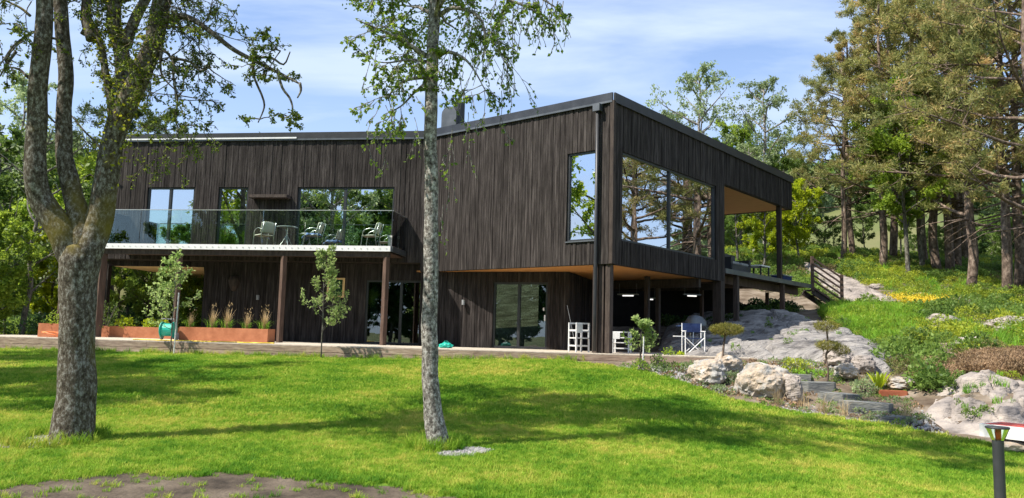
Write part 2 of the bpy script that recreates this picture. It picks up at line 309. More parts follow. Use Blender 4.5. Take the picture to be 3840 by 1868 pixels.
def _k(d2): return .5*d2*np.log(d2 + 1e-9)
def _tps():
    X = CP[:, :2]/10; n = len(X); d2 = ((X[:,None]-X[None])**2).sum(-1); K = _k(d2) + np.eye(n)*.004
    P = np.hstack([np.ones((n,1)), X]); A = np.zeros((n+3, n+3)); A[:n,:n] = K; A[:n,n:] = P; A[n:,:n] = P.T
    return np.linalg.solve(A, np.concatenate([CP[:,2], np.zeros(3)]))
WT = _tps()
def hz_(XY):
    XY = np.atleast_2d(np.asarray(XY, float)); out = np.empty(len(XY)); C = CP[:,:2]/10
    for i in range(0, len(XY), 20000):
        X = XY[i:i+20000]/10; d2 = ((X[:,None]-C[None])**2).sum(-1)
        out[i:i+20000] = _k(d2) @ WT[:-3] + WT[-3] + X @ WT[-2:]
    return out
def gz(x, y): return float(hz_([(x, y)])[0])
def inpoly(P, poly):
    x, y = P[:,0], P[:,1]; c = np.zeros(len(P), bool); n = len(poly); j = n-1
    for i in range(n):
        xi, yi = poly[i]; xj, yj = poly[j]
        c ^= ((yi > y) != (yj > y)) & (x < (xj-xi)*(y-yi)/((yj-yi) + 1e-12) + xi); j = i
    return c
def gpt(px, py):          # where a sight line meets the terrain
    d = ray(px, py); k = np.arange(5, 70, .05); z = hz_(np.stack([d.x*k, k], 1)); h = d.z*k + EYE
    i = int(np.argmax(h < z)); return Vector((d.x*k[i], k[i], z[i]))
DK0, DK1 = Vector((-16.5, 22.6)), Vector((6.3, 20.0))     # front edge of the deck
EDGE = [gpt(*p) for p in [(3840,1688),(3580,1643),(3440,1618),(3290,1590),(3130,1569),(2980,1547),(2860,1527),(2760,1505),(2690,1482),(2600,1450),(2500,1417),(2400,1392),(2300,1376),(2180,1364)]]
LAWN = [(-60,-40), (60,-40), (60,2), (14,9.5)] + [(p.x, p.y) for p in EDGE] + [(1.2,20.4),(-6,21.35),(-13.5,22.2),(-18,22.7),(-30,23),(-60,20)]
def grid(x0,x1,y0,y1,s):
    nx = int((x1-x0)/s)+1; ny = int((y1-y0)/s)+1
    X, Y = np.meshgrid(np.linspace(x0,x1,nx), np.linspace(y0,y1,ny)); return X.ravel(), Y.ravel(), nx, ny
def meshgrid_obj(name, X, Y, Z, nx, ny, mask, m, kind='structure', parent=None):
    i = np.arange((nx-1)*(ny-1)); a = (i//(nx-1))*nx + i%(nx-1); Fq = np.stack([a, a+1, a+nx+1, a+nx], 1); Fq = Fq[mask]
    used, inv = np.unique(Fq, return_inverse=True); V = np.stack([X,Y,Z],1)[used]; Fq = inv.reshape(-1,4)
    me = bpy.data.meshes.new(name); me.from_pydata(V.tolist(), [], Fq.tolist()); me.polygons.foreach_set('use_smooth', [True]*len(me.polygons)); me.update()
    o = link(name, me, m, parent); tag(o, kind=kind); return o
def fx(X, Y):
    P = np.stack([X,Y],1)*.35; return np.array([noise.fractal((a,b,0), .8, 2.1, 4) for a,b in P])
X, Y, nx, ny = grid(-62, 62, -60, 62, 1.0); Z = hz_(np.stack([X,Y],1))
cxx = (X.reshape(ny,nx)[:-1,:-1] + .5).ravel(); cyy = (Y.reshape(ny,nx)[:-1,:-1] + .5).ravel()
inner = (cxx > -22) & (cxx < 28) & (cyy > 5) & (cyy < 50)
Xg, Yg, gx_, gy_ = np.linspace(-62,62,nx), np.linspace(-60,62,ny), 0, 0
# coarse outer ground, fine inner ground share their border line
bx0, bx1, by0, by1 = Xg[np.searchsorted(Xg,-22)], Xg[np.searchsorted(Xg,28)], Yg[np.searchsorted(Yg,5)], Yg[np.searchsorted(Yg,50)]
cc = np.stack([(X.reshape(ny,nx)[:-1,:-1]).ravel()+.5, (Y.reshape(ny,nx)[:-1,:-1]).ravel()+.5],1)
inner = (cc[:,0] > bx0) & (cc[:,0] < bx1) & (cc[:,1] > by0) & (cc[:,1] < by1)
meshgrid_obj('ground', X, Y, Z - .012, nx, ny, ~inner & ~inpoly(cc, LAWN), M_SOIL)
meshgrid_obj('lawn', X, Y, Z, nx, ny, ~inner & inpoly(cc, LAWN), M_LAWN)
s = .125
X, Y, nx, ny = grid(bx0, bx1, by0, by1, s); P2 = np.stack([X,Y],1); Z = hz_(P2)
rough = np.clip((X*.5 + (Y-14)*.35), 0, 1)
Z2 = Z + fx(X, Y)*.10*np.clip(rough, .0, 1)*(X > 3)
sx = (bx1-bx0)/(nx-1); sy = (by1-by0)/(ny-1)
cc = np.stack([(X.reshape(ny,nx)[:-1,:-1]).ravel()+sx/2, (Y.reshape(ny,nx)[:-1,:-1]).ravel()+sy/2],1)
il = inpoly(cc, LAWN)
dirtm = np.array([noise.fractal((a*.5, b*.5, 3), .9, 2.1, 4) for a, b in cc])
DP = [(-5.2,4),(-5.0,7.2),(-4.65,7.95),(-4.15,8.50),(-3.6,8.5),(-3.0,8.62),(-2.5,8.55),(-2.0,8.45),(-1.5,8.28),(-1.0,8.0),(-.3,7.6),(-.2,4)]
DIRTY = lambda c, n_: inpoly(np.stack([c[:,0] + n_*.20, c[:,1] + n_*.22 + .05*np.sin(c[:,0]*7)], 1), DP)
dm = DIRTY(cc, dirtm) & il
meshgrid_obj('fine_ground', X, Y, Z2 - .012, nx, ny, ~il, M_SOIL).name = 'ground'
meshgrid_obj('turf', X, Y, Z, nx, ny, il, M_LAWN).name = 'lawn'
meshgrid_obj('bare_earth', X, Y, Z + .004, nx, ny, dm, M_DIRT)
# distant hills
def hillz(x, y):
    r = math.hypot(x, y); a = math.atan2(x, y)
    t = min(1, max(0, (r-62)/110)); t = t*t*(3-2*t)
    base = 17 + 2*math.sin(a*3+1) + (6 if a < -.42 else 0)*min(1, (-.42-a)*8 if a < -.42 else 0)
    if a > .15: base = 17 + 8*math.exp(-((a-.42)/.17)**2) - 5*min(1, max(0, a-.55)*3)
    return 3 + min(5, max(0, y)*.06)*(1-t) + base*t + 2.2*noise.fractal((x*.02, y*.02, 0), .9, 2, 4)*t*3
V = []; Fh = []; na, nr = 120, 26
for i in range(na+1):
    a = rad(-80 + 160*i/na)
    for j in range(nr+1):
        r = 56 + 340*(j/nr)**1.4; x, y = r*math.sin(a), r*math.cos(a); V.append((x, y, hillz(x, y) - (8 if j == 0 else 0)))
for i in range(na):
    for j in range(nr): b = i*(nr+1)+j; Fh.append((b, b+nr+1, b+nr+2, b+1))
M_HILL = pm('hill_meadow', [(.05,.075,.022), (.11,.13,.04), (.15,.145,.06)], scale=.05, rough=.95, bump=0)
tag(pym('hills', V, Fh, M_HILL, smooth=True), kind='structure')
tag(pym('far_ground', [(-400,-400,-.3),(400,-400,-.3),(400,56,-.3),(-400,56,-.3)], [(0,1,2,3)], M_HILL), kind='structure')
tag(bpy.context.scene.objects['far_ground'], kind='structure')

# ------------------------------------------------------------------ leaves, tufts and instancing
def leaf_mesh(name, P, size, m, aspect=.55, up=0., S=None, D=None, curl=.0):
    """P: N x 3 leaf positions -> one quad each"""
    P = np.asarray(P, float); n = len(P)
    if D is None:
        D = rng.normal(size=(n,3)); D[:,2] += up
    D = D/np.linalg.norm(D, axis=1, keepdims=True)
    A = np.cross(D, rng.normal(size=(n,3))); A /= np.linalg.norm(A, axis=1, keepdims=True) + 1e-9
    L = size*(rng.uniform(.6, 1.35, n) if S is None else S)[:,None]
    Nn = np.cross(D, A)
    v0 = P; v1 = P + D*L*.45 + A*L*aspect*.5 + Nn*L*curl; v2 = P + D*L; v3 = P + D*L*.45 - A*L*aspect*.5 + Nn*L*curl
    V = np.stack([v0, v1, v2, v3], 1).reshape(-1, 3)
    me = bpy.data.meshes.new(name); me.vertices.add(4*n); me.vertices.foreach_set('co', V.ravel())
    me.loops.add(4*n); me.loops.foreach_set('vertex_index', np.arange(4*n, dtype=np.int32))
    me.polygons.add(n); me.polygons.foreach_set('loop_start', np.arange(0, 4*n, 4, dtype=np.int32)); me.polygons.foreach_set('loop_total', np.full(n, 4, dtype=np.int32))
    me.update(); me.validate(); me.materials.append(m); return me
def blades_mesh(name, n, r, h, w, m, lean=.5, hv=.5, droop=.4):
    V = []; Fc = []
    for i in range(n):
        a = rnd.uniform(0, 6.283); q = r*math.sqrt(rnd.random()); p = Vector((q*math.cos(a), q*math.sin(a), 0)); b = rnd.uniform(0, 6.283)
        hh = h*rnd.uniform(1-hv, 1+hv*.4); d = Vector((math.cos(b), math.sin(b), 0))*hh*lean*rnd.random(); sd = Vector((-math.sin(b+rnd.uniform(-1,1)), math.cos(b), 0)).normalized()*w*.5
        k = len(V); V += [p - sd, p + sd, p + d*.5 + Vector((0,0,hh*.6)) + sd*.8, p + d*.5 + Vector((0,0,hh*.6)) - sd*.8, p + d*(1+droop) + Vector((0,0,hh))]
        Fc += [(k,k+1,k+2,k+3), (k+3,k+2,k+4)]
    me = bpy.data.meshes.new(name); me.from_pydata([tuple(v) for v in V], [], Fc); me.materials.append(m); me.update(); return me
def scatter(name, meshes, pts, smin, smax, label=None, cat=None, tilt=.15, scales=None):
    """geometry-node scatter of tufts on measured points; one stuff object"""
    objs = []
    for k, (idx, me) in enumerate(meshes if isinstance(meshes[0], tuple) else [(None, m_) for m_ in meshes]): objs.append(me)
    root = None; n = len(pts); sel = rng.integers(0, len(objs), n)
    me = bpy.data.meshes.new(name); me.from_pydata([tuple(p) for p in pts], [], [])
    at = me.attributes.new('kindex', 'INT', 'POINT'); at.data.foreach_set('value', sel.astype(np.int32))
    sc = rng.uniform(smin, smax, n) if scales is None else scales
    at = me.attributes.new('sz', 'FLOAT', 'POINT'); at.data.foreach_set('value', sc.astype(np.float32))
    ro = np.stack([rng.normal(0, tilt, n), rng.normal(0, tilt, n), rng.uniform(0, 6.283, n)], 1)
    at = me.attributes.new('ro', 'FLOAT_VECTOR', 'POINT'); at.data.foreach_set('vector', ro.astype(np.float32).ravel())
    o = link(name, me); g = bpy.data.node_groups.new(name + '_nodes', 'GeometryNodeTree')
    g.interface.new_socket('Geometry', in_out='INPUT', socket_type='NodeSocketGeometry'); g.interface.new_socket('Geometry', in_out='OUTPUT', socket_type='NodeSocketGeometry')
    gi = g.nodes.new('NodeGroupInput'); go = g.nodes.new('NodeGroupOutput'); jn = g.nodes.new('GeometryNodeJoinGeometry')
    def attr(nm, ty): a = g.nodes.new('GeometryNodeInputNamedAttribute'); a.data_type = ty; a.inputs[0].default_value = nm; return a.outputs[0]
    ks = attr('kindex', 'INT'); ss = attr('sz', 'FLOAT'); rs = attr('ro', 'FLOAT_VECTOR')
    for k, mm in enumerate(objs):
        src = bpy.data.objects.new(name + '_source', mm)
        oi = g.nodes.new('GeometryNodeObjectInfo'); oi.inputs[0].default_value = src; oi.inputs[1].default_value = True
        ip = g.nodes.new('GeometryNodeInstanceOnPoints'); cp = g.nodes.new('FunctionNodeCompare'); cp.data_type = 'INT'; cp.operation = 'EQUAL'; cp.inputs[3].default_value = k
        g.links.new(ks, cp.inputs[2]); g.links.new(cp.outputs[0], ip.inputs['Selection']); g.links.new(gi.outputs[0], ip.inputs['Points']); g.links.new(oi.outputs['Geometry'], ip.inputs['Instance'])
        e2r = g.nodes.new('FunctionNodeEulerToRotation'); g.links.new(rs, e2r.inputs[0]); g.links.new(e2r.outputs[0], ip.inputs['Rotation']); g.links.new(ss, ip.inputs['Scale']); g.links.new(ip.outputs[0], jn.inputs[0])
    g.links.new(jn.outputs[0], go.inputs[0])
    md = o.modifiers.new('scatter', 'NODES'); md.node_group = g
    return tag(o, label, cat, kind='stuff')

# ------------------------------------------------------------------ trees
def spline(P, R, n):
    P = [Vector(p) for p in P]; Q = [P[0]*2-P[1]] + P + [P[-1]*2-P[-2]]; RR = [R[0]] + list(R) + [R[-1]]; o = []; r = []
    for i in range(1, len(Q)-2):
        for k in range(n):
            t = k/n; t2 = t*t; t3 = t2*t
            o.append(.5*((2*Q[i]) + (Q[i+1]-Q[i-1])*t + (2*Q[i-1]-5*Q[i]+4*Q[i+1]-Q[i+2])*t2 + (3*Q[i]-Q[i-1]-3*Q[i+1]+Q[i+2])*t3)); r.append(RR[i]*(1-t) + RR[i+1]*t)
    o.append(P[-1]); r.append(R[-1]); return o, r
def rv(): return Vector((rnd.gauss(0,1), rnd.gauss(0,1), rnd.gauss(0,1))).normalized()
class Tree:
    def __init__(s): s.mb = MB(); s.lv = []; s.ld = []
    def branch(s, p, d, L, r, lvl, c):
        n = 5 if lvl < c['max'] else 4; pts = [Vector(p)]; d = Vector(d).normalized(); st = L/n
        for i in range(n):
            d = (d + rv()*c['wob'] + Vector((0,0,c['trop'][min(lvl, len(c['trop'])-1)]))*(1/n)).normalized(); pts.append(pts[-1] + d*st)
        rr = [max(.004, r*(1 - .8*i/n)) for i in range(n+1)]
        if r > c.get('rmin', .006): s.mb.tube(pts, rr, c['k'][min(lvl, len(c['k'])-1)], cap=False)
        if lvl >= c['max']:
            m = c['leaves']
            for i in range(m):
                t = rnd.uniform(.15, 1.05)*n; k = min(n-1, int(t)); q = pts[k].lerp(pts[k+1], t-k)
                s.lv.append(q + rv()*c['spread']*rnd.random()); s.ld.append(c.get('ldir', Vector((0,0,0))) + rv() + d*c.get('along', 0))
            return
        m = c['kids'][min(lvl, len(c['kids'])-1)]
        for i in range(m):
            t = (c['start'] + (1-c['start'])*(i+rnd.random())/m)*n; k = min(n-1, int(t)); q = pts[k].lerp(pts[k+1], t-k); dd = (pts[k+1]-pts[k]).normalized()
            side = dd.cross(rv()).normalized(); 
            if c.get('flat') : side.z *= c['flat']; side.normalize()
            nd = (dd*math.cos(c['ang']) + side*math.sin(c['ang']))
            s.branch(q, nd, L*c['ratio']*rnd.uniform(.65, 1.15)*(1 - .35*t/n), max(.005, r*.55*(1-.6*t/n)), lvl+1, c)
    def build(s, name, loc, barkm, leafm, lsize, label, cat, group=None, aspect=.55, kids=('trunk', 'crown'), extra=None):
        root = empty(name, loc, label, cat, group)
        t = s.mb.build(kids[0], barkm, root, smooth=True)
        if s.lv: link(kids[1], leaf_mesh('leaves', [tuple(v) for v in s.lv], lsize, leafm, aspect, D=np.array([tuple(v) for v in s.ld])), None, root)
        return root
def place(proto, loc, sc, rz, label, group=None, cat=None, first=False):
    o = proto if first else copy_tree(proto)
    o.location = loc; o.scale = (sc, sc, sc) if not hasattr(sc, '__len__') else sc; o.rotation_euler.z = rz; o['label'] = label
    if group: o['group'] = group
    return o
def pine_proto(h, seed, dens=1.0, mat=M_PINE, crown0=.27, wid=.32):
    rnd.seed(seed); t = Tree(); L = []; n = 9; x = y = 0
    for i in range(n+1): x += rnd.uniform(-.12,.12); y += rnd.uniform(-.12,.12); L.append(Vector((x, y, h*i/n)))
    R = [h*.0125*(1-.85*i/n)+.02 for i in range(n+1)]; P, RR = spline(L, R, 3); t.mb.tube(P, RR, 9)
    c = dict(max=2, wob=.16, trop=(.30,.18,.1), k=(5,4,3), kids=(6,5), start=.35, ratio=.40, ang=1.0, leaves=int(30*dens), spread=.20, flat=.30, along=.4, rmin=.012, ldir=Vector((0,0,.4)))
    nb = int(21*dens)
    for i in range(nb):
        f = crown0 + (1-crown0)*(i+rnd.random())/nb; z = f*h; k = f*n; a = i*2.4 + rnd.uniform(-.4,.4)
        q = L[min(n,int(k))].lerp(L[min(n,int(k)+1)], k-int(k)); prof = (1-((f-crown0)/(1-crown0))**1.6*.75)*(.7+.3*min(1,(f-crown0)*6))
        t.branch(q, Vector((math.cos(a), math.sin(a), .15+.5*(f-crown0))), h*wid*prof*rnd.uniform(.75,1.15), h*.0065*(1.2-f), 0, c)
    for i in range(5):   # dead lower branches
        f = rnd.uniform(.18, crown0); a = rnd.uniform(0, 6.28); q = L[int(f*n)].lerp(L[int(f*n)+1], f*n-int(f*n)); pts = [q]; d = Vector((math.cos(a), math.sin(a), -.1))
        for k in range(5): d = (d + rv()*.15 + Vector((0,0,-.07))).normalized(); pts.append(pts[-1] + d*h*.035)
        t.mb.tube(pts, [.05,.04,.03,.022,.014,.006], 4)
    return t
def dec_proto(h, seed, w=.33, leaves=26, kids=(6,5,4), trop=(.2,.05,-.1), spread=.22, nb=16, c0=.25, droop=False, multi=1):
    rnd.seed(seed); t = Tree()
    for mstem in range(multi):
        L = []; n = 7; x = y = 0; ax, ay = rnd.uniform(-.12,.12)*(multi>1)*3, rnd.uniform(-.12,.12)*(multi>1)*3
        for i in range(n+1): x += rnd.uniform(-.15,.15)+ax; y += rnd.uniform(-.15,.15)+ay; L.append(Vector((x, y, h*i/n)))
        P, RR = spline(L, [h*.013*(1-.9*i/n)+.012 for i in range(n+1)], 3); t.mb.tube(P, RR, 7)
        c = dict(max=len(kids)-1, wob=.2, trop=trop, k=(5,3,3), kids=kids, start=.2, ratio=.5, ang=.8, leaves=leaves, spread=spread, rmin=.01, ldir=Vector((0,0,-.3 if droop else .1)))
        for i in range(nb):
            f = c0 + (.97-c0)*(i+rnd.random())/nb; a = i*2.4 + rnd.uniform(-.5,.5); k = f*n; q = L[int(k)].lerp(L[min(n,int(k)+1)], k-int(k))
            prof = math.sin(math.pi*min(1, .12+.88*(f-c0)/(1-c0)))**.6
            t.branch(q, Vector((math.cos(a), math.sin(a), .7)), h*w*max(.25,prof)*rnd.uniform(.7,1.1), h*.006, 0, c)
    return t

# ------------------------------------------------------------------ the house
A1, A3 = .8796, 1.425; A2 = math.pi/2 - A1
C2 = Vector((2.658, 20.8)); Mv = Vector((-math.sin(A1), math.cos(A1))); Rv = Vector((math.sin(A2), math.cos(A2))); Lv = Vector((-math.sin(A3), math.cos(A3)))
B2 = C2 + Mv*7.295; nM = -Rv; nR = -Mv; nL = Vector((-math.cos(A3), -math.sin(A3)))   # outward normals
ZT, ZR, ZB, ZD = 8.0, 8.22, 3.53, 1.15
house = empty('modern_house', (0,0,0), 'long flat-roofed house clad in dark brown vertical boards with a jutting glazed upper box', 'house')
def v3(p, z): return Vector((p[0], p[1], z))
boards = []     # (centre, half u, half n, half z, angle, weight)
def wall(O, U, Nn, u0, u1, z0, z1, ops, th=.16, clad=True, bw=(.07,.105), weight=1, mat=M_BACK):
    """backing wall split round its openings plus upright boards"""
    us = sorted({u0, u1} | {o[0] for o in ops} | {o[1] for o in ops}); us = [u for u in us if u0 <= u <= u1]
    mb = MB(); ax = (v3(U,0), v3(Nn,0), Vector((0,0,1)))
    def free(ua, ub):
        mid = (ua+ub)/2; cut = sorted([(o[2], o[3]) for o in ops if o[0] <= mid <= o[1]]); z = z0; r = []
        for a, b in cut:
            if a > z: r.append((z, a))
            z = max(z, b)
        if z < z1: r.append((z, z1))
        return r
    for a, b in zip(us[:-1], us[1:]):
        for za, zb_ in free(a, b):
            c = O + U*((a+b)/2) - Nn*(th/2); mb.box((c.x, c.y, (za+zb_)/2), ((b-a)/2, th/2, (zb_-za)/2), ax)
    mb.build('wall', mat, house)
    if not clad: return
    ang = math.atan2(U.y, U.x)
    for a, b in zip(us[:-1], us[1:]):
        n = max(1, round((b-a)/((bw[0]+bw[1])/2))); ws = [rnd.uniform(*bw) for _ in range(n)]; k = (b-a)/sum(ws); u = a
        for w in ws:
            w *= k; proud = rnd.choice((.018, .026, .034))
            for za, zb_ in free(a, b):
                c = O + U*(u+w/2) + Nn*(proud/2+.001); boards.append((Vector((c.x, c.y, (za+zb_)/2)), w/2-.0045, proud/2, (zb_-za)/2, ang, weight*(zb_-za)))
            u += w
def win(O, U, Nn, u0, u1, z0, z1, name='window', mull=(), fw=.06, depth=.10, g=M_GLASS, set_=.07, sill=False, handle=None):
    ax = (v3(U,0), v3(Nn,0), Vector((0,0,1)))
    def c(u, z, d=0): p = O + U*u - Nn*(set_+d); return (p.x, p.y, z)
    mb = MB(); mb.box(c((u0+u1)/2, z0+fw/2), ((u1-u0)/2, depth/2, fw/2), ax).box(c((u0+u1)/2, z1-fw/2), ((u1-u0)/2, depth/2, fw/2), ax)
    for u in (u0+fw/2, u1-fw/2): mb.box(c(u, (z0+z1)/2), (fw/2, depth/2, (z1-z0)/2-fw), ax)
    for u in mull: mb.box(c(u, (z0+z1)/2), (fw*.7, depth/2, (z1-z0)/2-fw), ax)
    fr = mb.build(name, M_FRAME, house)
    ed = [u0+fw] + [x for m_ in mull for x in (m_-fw*.7, m_+fw*.7)] + [u1-fw]
    for a, b in zip(ed[::2], ed[1::2]):
        MB().box(c((a+b)/2, (z0+z1)/2, .004*rnd.random()), ((b-a)/2, .006, (z1-z0)/2-fw), ax).build('pane', g, fr)
    if handle:
        for hu, hz0, hz1 in handle: MB().box(c(hu, (hz0+hz1)/2, -depth/2-.03), (.02, .02, (hz1-hz0)/2), ax).build('handle', M_WHITE, fr)
    if sill: 
        p = O + U*((u0+u1)/2) + Nn*.02; MB().box((p.x, p.y, z0-.012), ((u1-u0)/2, .05, .015), ax).build('sill', M_FLASH, fr)
    return fr
# upper middle wall
opsM = [(.5, 1.48, 4.19, 6.70)]
wall(C2, Mv, nM, 0.0, 7.295, ZB, ZT, opsM, weight=1.3)
win(C2, Mv, nM, .5, 1.48, 4.19, 6.70, sill=True)
# right face
opsR = [(.50, 6.40, 4.20, 6.68)]
wall(C2, Rv, nR, 0.0, 7.05, ZB, ZT, opsR, weight=1.25, bw=(.085,.125))
win(C2, Rv, nR, .50, 6.40, 4.20, 6.68, mull=(3.29,))
wall(C2, Rv, nR, 7.05, 13.45, 6.86, ZT, [], weight=1.2, bw=(.085,.125))
wall(C2 + Rv*13.45, Mv, Rv, 0, 7.3, 6.86, ZT, [], weight=.1)
# left wing, upper
opsL = [(8.10, 9.86, 4.2, 6.34), (6.14, 7.22, 4.2, 6.34), (.99, 4.36, 4.2, 6.34)]
ULE = 11.45
wall(B2, Lv, nL, 0.0, ULE, 3.83, ZT, opsL, weight=1.1)
win(B2, Lv, nL, 8.10, 9.86, 4.2, 6.34, 'sliding_door', mull=(9.02,)); win(B2, Lv, nL, 6.14, 7.22, 4.2, 6.34, 'sliding_door'); win(B2, Lv, nL, .99, 4.36, 4.2, 6.34, 'sliding_door', mull=(2.70,))
LE = B2 + Lv*ULE
wall(LE, -nL, Lv, 0, 8, 3.83, ZT, [], weight=.1)
# lower walls
OL = B2 - nL*.35
zs = 3.80
opsLL = [(-.12, 1.93, 1.16, 3.26)]
wall(OL, Lv, nL, -.3, 7.73, ZD-.1, zs, opsLL, weight=.5)
win(OL, Lv, nL, -.12, 1.93, 1.16, 3.26, 'sliding_door', mull=(.73,), g=M_GLASSL)
wall(OL, Lv, nL, 7.73, 11.5, 3.62, zs, [], weight=.5)
wall(OL, Lv, nL, 11.35, 11.75, ZD-.1, 3.62, [], weight=.5)
E1 = Vector((1.75, 23.82)); Ue = (E1-B2).normalized(); nE = Vector((Ue.y, -Ue.x)); LEN = (E1-B2).length
wall(B2, Ue, nE, 0.02, LEN, ZD-.1, ZB-.004, [(2.56, 4.33, 1.16, 3.2)], weight=.5)
win(B2, Ue, nE, 2.56, 4.33, 1.16, 3.2, 'sliding_door', mull=(3.40,), g=M_GLASSL, handle=[(4.22, 2.33, 2.42), (4.26, 2.02, 2.2)])
Ub = Vector((.30, .954)).normalized(); nB = Vector((Ub.y, -Ub.x))
wall(E1, Ub, nB, 0, 7, ZD-.1, ZB-.004, [], weight=.2)
wall(OL + Lv*7.73, -nL, Lv, 0, 6, ZD-.1, zs-.01, [], weight=.2)
# dark rear walls of the undercroft
Q0 = C2 + Rv*10.2 + Mv*1.5
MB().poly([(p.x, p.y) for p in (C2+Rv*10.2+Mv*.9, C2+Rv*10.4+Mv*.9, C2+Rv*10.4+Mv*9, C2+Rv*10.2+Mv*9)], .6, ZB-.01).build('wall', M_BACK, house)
MB().bar(v3(C2+Rv*5.45+Mv*.1, 3.38), v3(C2+Rv*5.45+Mv*6.2, 3.38), .15, .28).build('beam', M_POSTD, house)
MB().bar(v3(C2+Rv*7.6+Mv*.4, 3.40), v3(C2+Rv*7.6+Mv*8, 3.40), .15, .22).build('beam', M_POSTD, house)
# floor slabs and soffits
def slab(name, pts, z0, z1, m): return MB().poly([(p.x, p.y) for p in pts], z0, z1).build(name, m, house)
i_ = .02
slab('soffit', [C2+Mv*i_+Rv*i_, C2+Mv*7.5+Rv*i_, C2+Mv*7.5+Rv*7.3, C2+Mv*i_+Rv*7.03], ZB+.006, ZB+.05, M_PLY)
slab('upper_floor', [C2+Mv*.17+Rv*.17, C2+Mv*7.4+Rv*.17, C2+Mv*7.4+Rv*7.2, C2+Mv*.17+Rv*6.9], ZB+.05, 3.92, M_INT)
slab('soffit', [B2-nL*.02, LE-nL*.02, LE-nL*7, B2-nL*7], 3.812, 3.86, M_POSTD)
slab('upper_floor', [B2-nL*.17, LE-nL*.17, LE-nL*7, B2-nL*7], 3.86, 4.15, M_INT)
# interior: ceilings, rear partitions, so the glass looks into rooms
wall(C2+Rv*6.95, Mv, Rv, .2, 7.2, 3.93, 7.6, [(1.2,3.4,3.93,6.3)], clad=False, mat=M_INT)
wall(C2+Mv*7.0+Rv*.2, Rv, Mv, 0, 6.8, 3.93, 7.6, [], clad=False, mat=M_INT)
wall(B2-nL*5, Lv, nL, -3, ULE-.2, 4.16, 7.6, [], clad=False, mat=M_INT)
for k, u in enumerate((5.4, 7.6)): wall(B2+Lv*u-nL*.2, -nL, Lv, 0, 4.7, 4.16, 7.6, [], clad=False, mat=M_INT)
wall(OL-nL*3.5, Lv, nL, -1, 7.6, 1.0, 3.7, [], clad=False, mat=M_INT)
# pale triangle of timber ceiling over the covered passage
tri = [OL + Lv*7.80 - nL*.01, OL + Lv*11.3 - nL*.01]; pb = T(766, 1052, 34.2)
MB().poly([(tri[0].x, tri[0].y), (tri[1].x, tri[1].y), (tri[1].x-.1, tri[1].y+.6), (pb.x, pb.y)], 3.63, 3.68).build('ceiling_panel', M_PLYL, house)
# roof
rp = [C2 - Mv*.0, C2+Rv*13.5, C2+Rv*13.5+Mv*7.4, B2+Rv*9, LE-nL*7.6+Lv*.03, LE+Lv*.03, B2]
roof = slab('roof', [C2+Rv*.05+Mv*.05, C2+Rv*13.4+Mv*.05, C2+Rv*13.4+Mv*7.3, B2+Rv*8.9, LE-nL*7.5, LE-nL*.05, B2-nL*.05], ZT-.12, ZT+.05, M_BACK)
slab('soffit', [C2+Rv*7.07+Mv*.02, C2+Rv*13.43+Mv*.02, C2+Rv*13.43+Mv*5.2, C2+Rv*7.07+Mv*5.2], 6.87, 6.92, M_PLY)
def flash(a, b, n, z0, z1, off, m, th=.03):
    p = (a+b)/2 + n*off; d = (b-a); MB().box((p.x, p.y, (z0+z1)/2), (d.length/2+.02, th/2, (z1-z0)/2), (v3(d.normalized(),0), v3(n,0), Vector((0,0,1)))).build('flashing', m, roof)
for a, b, n in ((C2, B2, nM), (B2, LE, nL), (C2, C2+Rv*13.47, nR)):
    flash(a, b, n, ZT+.002, ZR, .055, M_BLACK if n != nM else M_TRIM, .05); flash(a, b, n, ZT-.055, ZT, .075, M_BLACK if n is nR else M_FLASH, .03)
pw = B2 + Lv*6.2; flash(B2+Lv*4.5, LE, nL, ZT+.0, ZT+.05, .10, M_WHITE, .02)
# corner board, gutter head and downpipe
MB().box((C2.x + nM.x*.02 + nR.x*.02, C2.y + nM.y*.02+nR.y*.02, (ZB+ZT)/2), (.06,.06,(ZT-ZB)/2-.003), (v3(Mv,0), v3(Rv,0), Vector((0,0,1)))).build('corner_board', M_POSTD, house)
dp = C2 + Mv*.42 + nM*.12
dpo = MB().tube([v3(dp,7.75), v3(dp,4.0), v3(dp,2.2), v3(dp,1.2)], .05, 12).build('downpipe', M_BLACK, house, smooth=True)
MB().box(v3(dp, 7.84), (.11,.09,.10), (v3(Mv,0), v3(Rv,0), Vector((0,0,1)))).build('gutter_head', M_FLASH, dpo)
# posts
def post(p, z0, z1, w=.14, m=M_POST, name='post'):
    o = MB().box(v3(p, (z0+z1)/2), (w/2, w/2, (z1-z0)/2), (v3(Mv,0), v3(Rv,0), Vector((0,0,1)))).build(name, m, house, bevel=.006); return o
for k in (.12, .32, .52): post(C2 + Mv*k + Rv*.10, ZD, ZB, .15, M_POSTD)
post(C2 + Mv*.22 + Rv*.27, ZD, ZB, .16, M_POSTD)
post(C2 + Rv*6.85 + Mv*.1, .9, ZB, .30, M_POSTD); post(C2 + Rv*4.2 + Mv*1.3, ZD, ZB, .14, M_POSTD); post(C2 + Rv*5.45 + Mv*1.6, ZD, 3.25, .13, M_POSTD); post(C2 + Rv*5.45 + Mv*4.0, ZD, 3.25, .13, M_POSTD)
